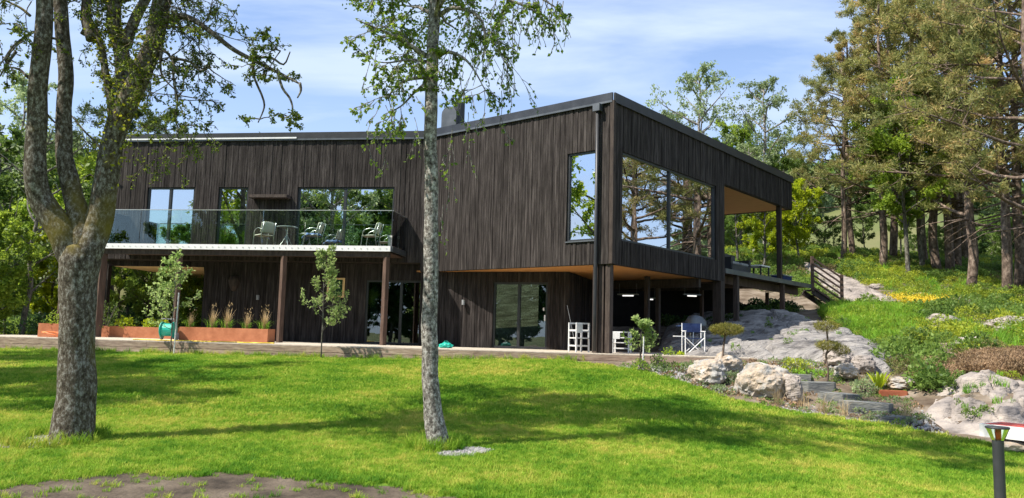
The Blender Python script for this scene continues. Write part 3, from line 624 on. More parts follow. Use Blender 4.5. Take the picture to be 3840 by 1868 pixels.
# balcony
BO = Vector((-3.748, 24.0)); BL = 9.85; bL = Lv; bn = nL
def bp(u, d=0): return BO + bL*u - bn*d
slab('balcony_deck', [bp(0.02,.04), bp(BL-.02,.04), bp(BL-.02,1.62), bp(.02,1.62)], 4.10, 4.15, M_POST)
slab('balcony_beam', [bp(.05,.05), bp(BL,.05), bp(BL,.20), bp(.05,.20)], 3.86, 4.03, M_POSTD)
slab('balcony_soffit', [bp(.05,.2), bp(BL-.02,.2), bp(BL-.02,1.66), bp(.05,1.66)], 3.97, 4.01, M_POST)
ax = (v3(bL,0), v3(bn,0), Vector((0,0,1)))
fa = MB().box(v3(bp(BL/2, -.0), 4.11), (BL/2, .03, .082), ax).build('balcony_fascia', M_WHITE, house)
bolts = MB()
for k in range(48): bolts.box(v3(bp(.12 + k*.205, -.035), 4.11), (.012,.008,.012), ax)
tag(bolts.build('bolt', M_STEEL, fa), kind='stuff')
axs = (v3(-bn,0), v3(bL,0), Vector((0,0,1)))
fs = MB().box(v3(bp(-.03, .80), 4.11), (.78, .03, .082), axs).build('balcony_fascia', M_FLASH, house)
npan = 7
for k in range(npan):
    w = BL/npan; MB().box(v3(bp(w*(k+.5), .0), 4.75), (w/2-.008, .008, .545), ax).build('glass_panel', M_GLASSB, fa)
for k in range(2): MB().box(v3(bp(-.03, .04+.39+.78*k), 4.75), (.38, .008, .545), axs).build('glass_panel', M_GLASSS, fs)
MB().box(v3(bp(BL/2, 0), 5.305), (BL/2, .014, .010), ax).build('handrail', M_STEEL, fa)
MB().box(v3(bp(-.03, .8), 5.305), (.78, .014, .010), axs).build('handrail', M_STEEL, fs)
MB().box(v3(bp(BL, .8), 4.75), (.78, .008, .545), axs).build('glass_panel', M_GLASSB, fa)
for u, w in ((.15,.15), (3.50,.15), (7.05,.14), (9.75,.2)):
    post(bp(u, .12), ZD, 3.86, w)
MB().box(v3(B2+Lv*5.25 + nL*.22, 5.97), (.68, .20, .05), ax).build('awning_box', M_POSTD, house)
# terrace on the right
tz0, tz1 = 3.80, 3.97
slab('terrace_floor', [C2+Rv*7.08-Mv*.02, C2+Rv*15.6-Mv*.02, C2+Rv*15.6+Mv*5, C2+Rv*7.08+Mv*5], 3.90, 3.975, M_FLASH)
MB().poly([(p.x,p.y) for p in (C2+Rv*7.08-Mv*.05, C2+Rv*15.62-Mv*.05, C2+Rv*15.62-Mv*.025, C2+Rv*7.08-Mv*.025)], 3.82, 3.985).build('terrace_edge', M_FLASH, house)
slab('terrace_soffit', [C2+Rv*7.08+Mv*.1, C2+Rv*15.4+Mv*.1, C2+Rv*15.4+Mv*5, C2+Rv*7.08+Mv*5], 3.84, 3.88, M_POST)
MB().bar(v3(C2+Rv*7.1+Mv*.5, 3.68), v3(C2+Rv*15.3+Mv*.5, 3.68), .12, .28).build('beam', M_POST, house)
for u, v, z in ((8.3,.12,1.0), (12.65,.12,2.3), (13.6,1.1,2.4), (9.3,1.9,1.2), (10.6,2.6,1.9)): post(C2+Rv*u+Mv*v, z, 3.55 if v > .2 else 3.84, .16 if v < .2 else .12, M_POSTD if u < 9 else M_POST)
post(C2+Rv*12.4+Mv*.12, 3.975, 6.87, .17, M_POSTD)
# chimney on the roof
cc0 = T(1697, 470, 27.6)
chim = MB(); w = .29
prof = [(-w, 7.9), (-w, 9.35)] + [(-w*math.cos(a_*math.pi/8), 9.35 + w*math.sin(a_*math.pi/8)*1.0) for a_ in range(1, 8)] + [(w, 9.35), (w, 7.9)]
cu = Vector((.93, -.36)).normalized(); cn = Vector((-cu.y, cu.x))
n_ = len(prof); b_ = 0
for d_ in (-.33, .33):
    for pu, pz in prof: q = Vector((cc0.x, cc0.y)) + cu*pu + cn*d_; chim.V.append(v3(q, pz))
chim.F.append(tuple(range(n_))); chim.F.append(tuple(range(n_, 2*n_))[::-1])
for k in range(n_-1): chim.F.append((k, k+1, n_+k+1, n_+k))
ch = chim.build('chimney', M_FLASH, roof)
MB().tube([v3(Vector((cc0.x+.22, cc0.y-.05)), 8.0), v3(Vector((cc0.x+.22, cc0.y-.05)), 9.85)], .21, 18).build('flue', M_BLACK, ch, smooth=False)
# build boards: 300 biggest as single boards, the rest joined
boards.sort(key=lambda b: -b[5])
unit = MB().box((0,0,0), (1,1,1)).build('board', M_BOARD, house); ub = unit.data; COL.objects.unlink(unit); bpy.data.objects.remove(unit)
for c, hu, hn, hzz, ang, wgt in boards[:300]:
    o = bpy.data.objects.new('board', ub); COL.objects.link(o); o.parent = house; o.location = c; o.scale = (hu, hn, hzz); o.rotation_euler.z = ang
rest = MB(); tones = []
for c, hu, hn, hzz, ang, wgt in boards[300:]:
    rest.box(c, (hu, hn, hzz), (Vector((math.cos(ang), math.sin(ang), 0)), Vector((-math.sin(ang), math.cos(ang), 0)), Vector((0,0,1)))); tones += [rnd.uniform(-.5,.5)]*8
o = pym('board', rest.V, rest.F, M_BOARD, house); at = o.data.attributes.new('tone', 'FLOAT', 'POINT'); at.data.foreach_set('value', tones); tag(o, kind='stuff')
# curtains and fittings
def curtain(O, U, Nn, u0, u1, z0, z1, label):
    mb = []; n = 40; V = []; Fc = []
    for i in range(n+1):
        u = u0 + (u1-u0)*i/n; d = .05*math.sin(i*1.9) + .02*math.sin(i*.7)
        for z in (z0, z1): p = O + U*u - Nn*(.32+d); V.append((p.x, p.y, z))
    for i in range(n): Fc.append((2*i, 2*i+2, 2*i+3, 2*i+1))
    o = pym('curtain', V, Fc, M_CURT, smooth=True); md = o.modifiers.new('thick', 'SOLIDIFY'); md.thickness = .004; tag(o, label, 'curtain')
curtain(C2, Rv, nR, 5.15, 6.32, 4.2, 6.6, 'pale green curtain drawn to the far right side of the big corner window')
curtain(C2, Rv, nR, .56, .85, 4.2, 5.5, 'narrow pale curtain at the near left edge of the big corner window')
curtain(OL, Lv, nL, 1.62, 1.86, 1.2, 3.2, 'narrow pale curtain behind the ground floor glass door under the balcony')
curtain(B2, Ue, nE, 3.95, 4.28, 1.2, 3.15, 'dim curtain behind the ground floor door nearest the carport posts')

# ------------------------------------------------------------------ deck
deck = empty('wooden_deck', (0,0,0), 'low weathered timber deck running along the whole front of the house', 'deck')
dU = (DK1-DK0).normalized(); dN = Vector((-dU.y, dU.x)); DLn = (DK1-DK0).length
axd = (v3(dU,0), v3(dN,0), Vector((0,0,1)))
bmesh_cache = {}
segs = [(-6, -.0)]
nseg = 5; sl_ = DLn/nseg
for r_ in range(2):
    off = .0 if r_ else 1.9
    us_ = sorted({0, DLn} | {off + sl_*k for k in range(1, nseg)})
    for a, b in zip(us_[:-1], us_[1:]):
        p = DK0 + dU*((a+b)/2); MB().box(v3(p - dN*(.012*r_), ZD-.03-.075-.155*r_ ), ((b-a)/2-.003, .022, .072), axd).build('fascia_board', M_DECK, deck)
unitd = MB().box((0,0,0), (1,1,1)).build('deck_plank', M_DECKT, deck); ud = unitd.data; COL.objects.unlink(unitd); bpy.data.objects.remove(unitd)
for r_ in range(46):
    off = (r_*1.37) % sl_; us_ = sorted({0, DLn} | {off + sl_*k for k in range(nseg+1) if 0 < off + sl_*k < DLn})
    for a, b in zip(us_[:-1], us_[1:]):
        if r_ > 22 and a > 8: continue
        p = DK0 + dU*((a+b)/2) + dN*(.03 + .145*(r_+.5)); o = bpy.data.objects.new('deck_plank', ud); COL.objects.link(o); o.parent = deck; o.location = v3(p, ZD-.014); o.scale = ((b-a)/2-.003, .0695, .014); o.rotation_euler.z = math.atan2(dU.y, dU.x)
MB().box(v3(DK0 + dU*(DLn/2) + dN*3.4, ZD-.10), (DLn/2-.05, 3.3, .05), axd).build('joist_frame', M_POSTD, deck)

# ------------------------------------------------------------------ stairs at the terrace end
st = empty('wooden_staircase', (0,0,0), 'short brown wooden stair with slatted side rail going down from the terrace to the rock', 'staircase')
s0 = T(3047, 1075, 32.8); s1 = T(3158, 1150, 33.0)
for p, top in ((s0, 1.28), (s1, 1.35)):
    MB().box((p.x, p.y, p.z+top/2-.1), (.055,.055,top/2+.1)).build('newel_post', M_POST, st)
for k in range(6):
    z = .02 + k*.235 - (0 if k else .05); MB().bar(s0 + Vector((0,-.06,z)), s1 + Vector((0,-.06,z)), .035, .07).build('rail', M_POST, st)
for k in range(4):
    f = (k+.5)/4; q = s0.lerp(s1, f); MB().box((q.x, q.y+.55, q.z-.02), (.15,.55,.02)).build('tread', M_POSTD, st)
MB().bar(s0 + Vector((0,.02,-.18)), s1 + Vector((0,.02,-.18)), .05, .22).build('stringer', M_POSTD, st)
MB().bar(s0 + Vector((0,1.1,-.18)), s1 + Vector((0,1.1,-.18)), .05, .22).build('stringer', M_POSTD, st)
# terrace furniture
tf = empty('outdoor_sofa', tuple(v3(C2+Rv*10.2+Mv*1.1, 3.98)), 'dark wicker garden sofa on the raised terrace beside the house corner', 'sofa', rz=math.atan2(Rv.y, Rv.x))
MB().box((0,0,.2), (.85,.38,.18)).build('base', M_CHARC, tf); MB().box((0,.33,.55), (.85,.08,.3)).build('backrest', M_CHARC, tf)
for sx_ in (-1, 1): MB().box((sx_*.82,0,.42), (.07,.36,.22)).build('armrest', M_CHARC, tf)
for sx_ in (-.4, .4): MB().box((sx_,-.02,.44), (.36,.32,.06)).build('cushion', M_GREYP, tf, bevel=.03)
tt = empty('terrace_table', tuple(v3(C2+Rv*11.6+Mv*.7, 3.98)), 'small white-topped table with dark legs by the terrace post', 'table', rz=math.atan2(Rv.y, Rv.x))
MB().box((0,0,.46), (.45,.35,.025)).build('table_top', M_WHITEP, tt, bevel=.006)
for a in (-1,1):
    for b in (-1,1): MB().box((a*.4,b*.3,.22), (.025,.025,.215)).build('leg', M_CHARC, tt)
tb = empty('storage_box', tuple(v3(C2+Rv*13.6+Mv*.5, 3.98)), 'low blue-grey covered box on the terrace just past its post', 'box', rz=math.atan2(Rv.y, Rv.x))
MB().box((0,0,.11), (.5,.25,.11)).build('body', M_NAVY, tb, bevel=.02); MB().box((0,0,.235), (.53,.28,.02)).build('lid', M_GREYP, tb, bevel=.008)
tr_ = empty('terrace_railing', tuple(v3(C2, 0)), 'low clear glass railing with thin dark posts along the far terrace edge', 'railing')
a0 = Rv*7.3+Mv*4.6; a1 = Rv*11.8+Mv*4.6
for k in range(5):
    q = a0.lerp(a1, k/4); MB().box((q.x, q.y, 4.45), (.025,.025,.47)).build('railing_post', M_CHARC, tr_)
for k in range(4):
    q = a0.lerp(a1, (k+.5)/4); d = (a1-a0); MB().box((q.x, q.y, 4.5), (d.length/8-.04,.006,.4), (v3(Rv,0), v3(Mv,0), Vector((0,0,1)))).build('glass_panel', M_GLASSB, tr_)

# ------------------------------------------------------------------ balcony furniture
def cafe_chair(name, label, loc, rz, seat_m=M_WICK):
    t = empty(name, loc, label, 'chair', 'woven cafe chairs on the balcony', rz)
    for s_ in (-1, 1):
        y = .25*s_
        MB().tube(spline([(.24,y,0), (.20,y,.40), (.16,y*1.05,.58), (-.05,y*1.08,.66), (-.24,y,.62), (-.27,y*.9,.60)], [.012]*6, 5)[0], .012, 8).build('arm_frame', M_STEEL, t, smooth=True)
        MB().tube([(-.28,y*.85,0), (-.22,y*.9,.42), (-.34,y*.85,.86)], .012, 8).build('rear_leg', M_STEEL, t, smooth=True)
    V = []; Fc = []
    for i in range(9):
        for j in range(7):
            u = -1+2*i/8; w_ = j/6; V.append((.22-.42*w_, .23*u, .43-.02*math.cos(u*1.5)+.01*w_))
    for i in range(8):
        for j in range(6): a = i*7+j; Fc.append((a,a+1,a+8,a+7))
    o = pym('seat', V, Fc, seat_m, t, True); o.modifiers.new('t','SOLIDIFY').thickness = .025
    V = []; Fc = []
    for i in range(9):
        for j in range(7):
            u = -1+2*i/8; w_ = j/6; V.append((-.24-.10*w_+.07*u*u, .25*u, .50+.36*w_-.03*u*u*w_))
    for i in range(8):
        for j in range(6): a = i*7+j; Fc.append((a,a+1,a+8,a+7))
    o = pym('backrest', V, Fc, seat_m, t, True); o.modifiers.new('t','SOLIDIFY').thickness = .022
    return t
zf = 4.15
c1 = cafe_chair('cafe_chair', 'beige woven cafe chair nearest the balcony glass corner, its back to the right', tuple(v3(bp(.90,.75), zf)), math.pi - .15)
for u, d, rz, lab in ((2.83, .72, math.pi-.1, 'woven cafe chair draped with a blue towel beside the round bistro table'), (4.55, .8, math.pi-.75, 'tan woven cafe chair left of the round bistro table, seen from behind')):
    c = copy_tree(c1); c.location = v3(bp(u, d), zf); c.rotation_euler.z = rz; c['label'] = lab
bt = empty('bistro_table', tuple(v3(bp(3.72,.7), zf)), 'small round steel bistro table on splayed legs on the balcony', 'table')
MB().lathe((0,0,0), [(0,.72),(.32,.72),(.335,.71),(.335,.69),(.30,.685),(0,.685)], 28).build('table_top', M_STEEL, bt, smooth=False)
MB().tube([(0,0,.68),(0,0,.2)], .022, 10).build('pedestal', M_STEEL, bt)
for k in range(4):
    a = k*1.57+.5; MB().tube([(.02*math.cos(a),.02*math.sin(a),.42),(.12*math.cos(a),.12*math.sin(a),.22),(.26*math.cos(a),.26*math.sin(a),.01)], .011, 8).build('leg', M_STEEL, bt)
# towel hanging over the seat
V = []; Fc = []; n = 14
q0 = bp(2.83, .72)
for i in range(n+1):
    for j in range(n+1):
        u = -.30 + .55*i/n; w_ = -.24 + .5*j/n; fall = max(0, abs(u-.02)-.2)*2.2 + max(0, abs(w_)-.2)*2.5
        V.append((q0.x+u, q0.y+w_, zf+.475-fall*.5+.02*math.sin(i*1.3+j)+.012*math.cos(j*1.9)))
for i in range(n):
    for j in range(n): a = i*(n+1)+j; Fc.append((a,a+1,a+n+2,a+n+1))
o = pym('towel', V, Fc, M_TOWEL, smooth=True); o.modifiers.new('t','SOLIDIFY').thickness = .012; tag(o, 'crumpled blue and white towel lying over the seat of the middle balcony chair', 'towel')
pl = empty('balcony_planter', tuple(v3(bp(.22,1.0), zf)), 'small cream planter box at the right end of the balcony by the glass corner', 'planter')
MB().box((0,0,.22), (.16,.12,.2)).build('box', M_WHITEP, pl, bevel=.01); MB().box((0,0,.45), (.18,.14,.03)).build('rim', M_WHITEP, pl)

# ------------------------------------------------------------------ planters on the deck
def planter(name, p, hw, hd, h, rz, label):
    t = empty(name, (p.x, p.y, ZD+.003), label, 'planter', rz=rz); th = .012
    for s_ in (-1, 1): MB().box((0, s_*(hd-th), h/2), (hw, th, h/2)).build('long_side', M_CORT, t); MB().box((s_*(hw-th), 0, h/2), (th, hd-2*th, h/2)).build('short_side', M_CORT, t)
    MB().box((0,0,h-.06), (hw-2*th, hd-2*th, .02)).build('soil', M_SOIL, t); return t
rzL = math.atan2(-Lv.y, -Lv.x)
pa = T(850, 1278, 23.9); pA = Vector((pa.x, pa.y)); planter('corten_planter', pA, 1.42, .25, .40, rzL, 'long sunlit rust-orange steel planter with upright dry grasses on the deck')
pb_ = T(525, 1268, 25.9); pB = Vector((pb_.x, pb_.y)); planter('corten_planter', pB, 1.45, .25, .36, rzL, 'long shaded rust-red steel planter with yellow-green plants in front of the open passage')
pc_ = T(215, 1262, 23.4); pC = Vector((pc_.x, pc_.y)); planter('corten_planter', pC, .45, .25, .40, rzL, 'short rust-orange steel planter left of the thick tree trunk')
gs = blades_mesh('grassy', 70, .07, .62, .012, M_STRAW, .35, .5, .2); gg = blades_mesh('greens', 60, .14, .34, .014, M_TALLG, .8, .5, .6)
for k, (px, sc_) in enumerate(((712,.75),(795,1.0),(850,1.05),(925,.85),(990,1.0))):
    q = T(px, 1240, 23.9); t = empty('ornamental_grass', (q.x, q.y, ZD+.34), ['green tuft of dry-tipped grass at the left end of the sunlit planter','second dry feather grass from the left in the sunlit planter','middle dry feather grass in the sunlit planter','fourth dry feather grass, greener at its base, in the sunlit planter','dry feather grass at the right end of the sunlit planter beside the post'][k], 'grass', 'feather grasses in the sunlit planter')
    t.scale = (sc_,)*3
    link('stems', gs, None, t); link('leaves', gg, None, t)
    pts = [(rnd.gauss(0,.06)+.05, rnd.gauss(0,.05), rnd.uniform(.52,.78)) for _ in range(14)]; link('seed_heads', leaf_mesh('heads', pts, .07, M_STRAW, .3, up=3), None, t)
def bush(name, loc, r, h, n, size, m, label, cat='shrub', group=None, stems=True, aspect=.55, up=.3):
    t = empty(name, loc, label, cat, group)
    a = rng.uniform(0, 6.283, n); ph = rng.uniform(0, 1, n)**.5; zz_ = rng.uniform(0, 1, n); rr_ = r*np.sqrt(np.clip(1-(zz_-.35)**2*1.8, .1, 1))*ph**.6*(1+.25*np.sin(a*3+zz_*5))
    P = np.stack([rr_*np.cos(a), rr_*np.sin(a), zz_*h*(1+.15*np.sin(a*2))], 1); link('foliage', leaf_mesh('foliage', P, size, m, aspect, up=up), None, t)
    if stems:
        mb = MB()
        for k in range(7): q = rnd.uniform(0,6.28); mb.tube([(0,0,-.05),(math.cos(q)*r*.3,math.sin(q)*r*.3,h*.5),(math.cos(q)*r*.6,math.sin(q)*r*.6,h*.85)], [.015,.01,.005], 4)
        mb.build('stem', M_BARKG, t)
    return t
for k, (px, r_, h_, m_, lb) in enumerate(((400,.42,.85,M_DEC2,'tall leafy green plant at the left end of the shaded planter'),(470,.28,.35,M_FERN,'yellow-green clump in the shaded planter, left of the small dry tuft'),(560,.2,.30,M_FERN,'middle yellow-green clump in the shaded planter'),(610,.2,.26,M_FERN,'yellow-green clump at the right end of the shaded planter by the hose reel'))):
    q = T(px, 1240, 25.9); bush('planter_shrub', (q.x, q.y, ZD+.3), r_, h_, 420, .07, m_, lb, 'plant')
q = T(215, 1230, 23.4); bush('planter_shrub', (q.x, q.y, ZD+.34), .25, .4, 250, .07, M_DEC1, 'small leafy plant in the short planter left of the thick trunk', 'plant')
q = T(215, 1262, 23.7); post(Vector((q.x, q.y)), ZD, 2.3, .10)

# ------------------------------------------------------------------ things on the deck
q = T(628, 1272, 23.6); hr = empty('hose_reel', (q.x, q.y, ZD+.003), 'teal garden hose reel cart with grey wheels beside the wooden post', 'hose reel')
MB().tube([(-.16,0,.30),(.16,0,.30)], .19, 20).build('drum', M_TEAL, hr)
for s_ in (-1,1): MB().tube([(s_*.17-.012,0,.30),(s_*.17+.012,0,.30)], .24, 24).build('flange', M_TEAL, hr); MB().tube([(s_*.21,.12,.11),(s_*.25,.12,.11)], .11, 16).build('wheel', M_GREYP, hr)
MB().tube([(-.19,.12,.08),(-.19,.0,.5),(-.19,-.08,.62),(.19,-.08,.62),(.19,0,.5),(.19,.12,.08)], .014, 8).build('frame', M_GREYP, hr)
pts = []
for k in range(60):
    px = 470 + k*9; a = onp(px, 1278, DK0, dU)[0]; pp = DK0 + dU*a + dN*(.35 + .12*math.sin(k*.35) + .06*math.sin(k*.9)); pts.append(v3(pp, ZD+.018))
tag(MB().tube(pts, .016, 6).build('garden_hose', M_YEL, None, smooth=True), 'yellow garden hose lying loosely along the deck edge', 'hose')
q = T(200, 1258, 22.9); pts = [(q.x + .28*math.cos(a_*.35)*(1+.2*math.sin(a_)), q.y + .15*math.sin(a_*.35), ZD+.03+.13*abs(math.sin(a_*.19))) for a_ in range(30)]
tag(MB().tube(pts, .016, 6).build('orange_cable', M_ORG, None, smooth=True), 'loop of pale orange hose lying on the deck left of the thick trunk', 'hose')
# picture frame, carved mask and lamps on the lower wall
pf0 = onp(1238,1038,OL,Lv); pf1 = onp(1288,1102,OL,Lv); uu = (pf0[0]+pf1[0])/2; zz_ = 2.98; axL = (v3(Lv,0), v3(nL,0), Vector((0,0,1)))
pp = OL + Lv*uu + nL*.07; pf = empty('picture_frame', (pp.x, pp.y, zz_), 'square light wood frame with a dark green picture hung on the shaded lower wall', 'picture')
for s_ in (-1,1): MB().box(v3(Lv*(s_*.27), 0), (.035,.02,.33), axL).build('frame_side', M_PLYL, pf); MB().box(v3(Vector((0,0)), s_*.30), (.235,.02,.03), axL).build('frame_rail', M_PLYL, pf)
MB().box((0,0,0), (.235,.008,.27), axL).build('picture', pm('picture_green', [(.01,.03,.012),(.03,.08,.03)], scale=6, bump=0, rough=.3), pf)
pp = OL + Lv*6.6 + nL*.05; mk = empty('wall_mask', (pp.x, pp.y, 3.05), 'dim carved relief hanging on the dark wall above the sunlit planter', 'wall ornament')
MB().lathe((0,0,0), [(.0,-.26),(.10,-.22),(.17,-.05),(.20,.12),(.15,.25),(0,.28)], 14).build('carving', M_POSTD, mk, smooth=True)
MB().lathe((0,-.04,-.02), [(0,-.09),(.05,-.06),(.06,.02),(.03,.08),(0,.09)], 10).build('nose', M_POST, mk, smooth=True)
def wall_lamp(p, label):
    t = empty('wall_lamp', p, label, 'lamp', 'small dark wall lamps'); MB().lathe((0,0,0), [(0,-.08),(.05,-.08),(.05,.08),(0,.08)], 14).build('cylinder_shade', M_GREYP, t); MB().box((0,.06,0), (.03,.03,.04)).build('bracket', M_GREYP, t)
pp = OL + Lv*5.68 + nL*.14; wall_lamp((pp.x,pp.y,2.6), 'small cylinder lamp on the dark wall left of the second balcony post')
pp = B2 + Ue*1.6 + nE*.14; wall_lamp((pp.x,pp.y,2.55), 'small cylinder lamp on the wall between the birch trunk and the right glass door')
# teal bag
q = T(1672, 1300, 22.4); bg_ = empty('teal_bag', (q.x, q.y, ZD+.003), 'small crumpled teal bag lying on the deck just right of the birch trunk', 'bag')
bm = bmesh.new(); bmesh.ops.create_icosphere(bm, subdivisions=3, radius=1)
for v in bm.verts: d = 1 + .28*noise.noise(v.co*2.2); v.co = Vector((v.co.x*.2*d, v.co.y*.14*d, max(0, v.co.z*.10*d+.055)))
me = bpy.data.meshes.new('bag'); bm.to_mesh(me); bm.free(); link('bag_body', me, M_TEAL, bg_); MB().tube([(-.08,0,.12),(-.04,0,.19),(.05,0,.19),(.09,0,.12)], .008, 6).build('handle', M_TEAL, bg_)
# white chair by the corner post
q = T(2170, 1316, 21.6); wc = empty('white_chair', (q.x, q.y, ZD+.003), 'white painted wooden slatted chair standing left of the thick corner posts', 'chair')
def whitechair(t):
    for x_ in (-.22, .22):
        for y_ in (-.2, .2): MB().box((x_, y_, .42 if True else 0), (.02,.02,.42)).build('leg', M_WHITEW, t)
    MB().box((0,0,.40), (.24,.22,.015)).build('seat', M_WHITEW, t)
    for z_ in (.18, .60, .82):
        for y_ in (-.2,.2): MB().box((0,y_,z_), (.20,.012,.022)).build('rail', M_WHITEW, t)
    for z_ in (.18,.62): 
        for x_ in (-.22,.22): MB().box((x_,0,z_), (.012,.18,.02)).build('side_rail', M_WHITEW, t)
    MB().box((-.12,-.215,.68), (.10,.012,.13)).build('back_panel', M_WHITEW, t)
whitechair(wc); wc.scale = (.92,.92,.95); wc.rotation_euler.z = .5
q = T(2318, 1318, 21.9); w2 = copy_tree(wc); w2.location = (q.x+.1, q.y, ZD+.003); w2.scale = (1,1,.7); w2.rotation_euler.z = -.3; w2['label'] = 'low white wooden chair half hidden behind the young staked tree'
q = T(2152, 1310, 21.9)
rd = MB().tube([(q.x+.1,q.y+.25,ZD+.01),(q.x-.18,q.y+.4,2.45)], [.012,.004], 6).build('fishing_rod', M_GREYP); tag(rd, 'thin fishing rod leaning in the dark behind the white chair', 'fishing rod')
# camp chair and kettle grill
q = T(2600, 1328, 21.3); cc_ = empty('camp_chair', (q.x, q.y, ZD+.003), 'folding white metal camp chair with a navy canvas back on the deck under the overhang', 'chair')
for y_ in (-.2,.2):
    MB().tube([(-.24,y_,0),(.24,y_,.46)], .013, 8).build('cross_leg', M_WHITE, cc_); MB().tube([(.24,y_,0),(-.24,y_,.46)], .013, 8).build('cross_leg', M_WHITE, cc_)
for x_ in (-.26,.26):
    MB().tube([(x_,.2,0),(x_,.22,.86)], .014, 8).build('upright', M_WHITE, cc_); MB().tube([(x_,-.2,0),(x_,-.2,.64)], .014, 8).build('upright', M_WHITE, cc_); MB().box((x_,0,.645), (.02,.22,.012)).build('armrest', M_WHITE, cc_)
MB().box((0,0,.45), (.24,.2,.012)).build('seat', M_NAVY, cc_); MB().box((0,.22,.74), (.25,.012,.12)).build('backrest', M_NAVY, cc_)
MB().box((-.40,-.05,.50), (.14,.12,.012)).build('side_tray', M_WHITE, cc_)
q = T(2608, 1325, 22.6); kg = empty('kettle_grill', (q.x, q.y, ZD+.003), 'grey domed kettle grill standing behind the camp chair', 'grill')
MB().lathe((0,0,0), [(.0,.58),(.18,.62),(.30,.74),(.31,.82)], 24).build('bowl', M_CHARC, kg, smooth=True); MB().lathe((0,0,0), [(.315,.82),(.30,.95),(.2,1.07),(.06,1.12),(0,1.125)], 24).build('lid', M_FLASH, kg, smooth=True)
for k in range(3): a = k*2.09; MB().tube([(.2*math.cos(a),.2*math.sin(a),.64),(.3*math.cos(a),.3*math.sin(a),0)], .014, 8).build('leg', M_STEEL, kg)
MB().tube([(-.05,0,1.12),(-.04,0,1.17),(.04,0,1.17),(.05,0,1.12)], .01, 6).build('handle', M_CHARC, kg); MB().box((-.42,0,.8), (.12,.14,.012)).build('side_shelf', M_TOWEL, kg)
# strip lamps in the undercroft
M_LAMP = emis('lit_tube', (1,.97,.92), .9)
for k, (px, py, D, lab) in enumerate(((2355,1109,26.5,'lit strip lamp under the overhang just right of the corner posts'),(2440,1123,28.0,'middle of the three lit strip lamps in the dark undercroft'),(2595,1110,26.5,'lit strip lamp furthest right in the dark undercroft'))):
    q = T(px, py, D); t = empty('strip_lamp', tuple(q), lab, 'lamp', 'strip lamps in the undercroft', rz=-.4+.3*k); L_ = (.30,.14,.26)[k]
    MB().tube([(-L_/1.6,0,0),(L_/1.6,0,0)], .02, 10).build('tube', M_LAMP, t); MB().box((0,0,.045), (L_*1.2,.05,.02)).build('housing', M_GREYP, t)
    MB().tube([(-L_,0,.06),(-L_,0,3.4-q.z)], .004, 4).build('hanger', M_GREYP, t); MB().tube([(L_,0,.06),(L_,0,3.4-q.z)], .004, 4).build('hanger', M_GREYP, t)

# ------------------------------------------------------------------ rocks
def boulder(name, c, r, seed, m, label, cat='boulder', group=None, sub=5, rz=0, facet=.22, amp=.26):
    bm = bmesh.new(); bmesh.ops.create_icosphere(bm, subdivisions=sub, radius=1); o_ = Vector((seed*7.3, seed*3.1, seed))
    for v in bm.verts:
        p = v.co.copy(); cell = noise.cell_vector(p*1.3 + o_); vor = noise.voronoi(p*1.25 + o_)[0]
        d = 1 + amp*noise.fractal(p*1.2 + o_, .8, 2.1, 4) + facet*(vor[1]-vor[0]-.3) + .06*noise.fractal(p*4 + o_, .7, 2.1, 5) - .012*max(0, 1-(noise.voronoi(p*2.1 + o_)[0][1]-noise.voronoi(p*2.1 + o_)[0][0])/.10)
        q = p*d; q = Vector((math.copysign(abs(q.x)**.85, q.x), math.copysign(abs(q.y)**.85, q.y), math.copysign(abs(q.z)**.9, q.z)))
        v.co = Vector((q.x*r[0], q.y*r[1], q.z*r[2]))
    me = bpy.data.meshes.new(name); bm.to_mesh(me); bm.free(); me.polygons.foreach_set('use_smooth', [True]*len(me.polygons))
    try: me.set_sharp_from_angle(angle=rad(32))
    except Exception: pass
    o = link(name, me, m); o.location = c; o.rotation_euler.z = rz; return tag(o, label, cat, group)
def rk(px, py, D, w, h, seed, m, label, dep=1.0, cat='boulder', rz=0, facet=.07, name='boulder', group=None):
    w *= .82; h *= .76
    """px,py = bottom middle in the survey; w,h in metres"""
    q = T(px, py, D); z = gz(q.x, q.y+.3); return boulder(name, (q.x, q.y+.35*dep, z + h*.34), (w/2, dep/2*1.1, h*.66), seed, m, label, cat, group, rz=rz, facet=facet)
GR = 'boulders at the edge of the planting bed'
rk(2668,1440,17.2,.95,.62,1,M_ROCKO,'rounded white and ochre boulder at the left end of the bed, below the disc-shaped pine',.8,group=GR)
rk(2735,1402,18.2,.85,.56,2,M_ROCKO,'paler boulder behind the first one, at the foot of the disc-shaped pine',.7,group=GR)
rk(2882,1500,16.0,1.30,.82,3,M_ROCKO,'largest orange and white boulder in the middle of the bed',1.0,group=GR)
rk(2985,1512,15.8,.42,.66,4,M_ROCK,'upright dark-sided stone leaning against the largest boulder',.5,group=GR)
rk(3160,1415,18.5,.80,.46,5,M_ROCK,'flat-topped boulder with a dark right side behind the small cloud-pruned pine',.7,group=GR)
rk(3190,1465,17.4,.62,.36,6,M_ROCKO,'low pale boulder left of the yellow-green fern',.6,group=GR)
rk(3252,1440,17.9,.56,.42,7,M_ROCK,'round pinkish boulder behind the yellow-green fern',.5,group=GR)
rk(3400,1495,16.3,.9,.28,8,M_ROCKO,'long narrow pale rock slanting up beside the terracotta edging',.5,rz=.9,group=GR)
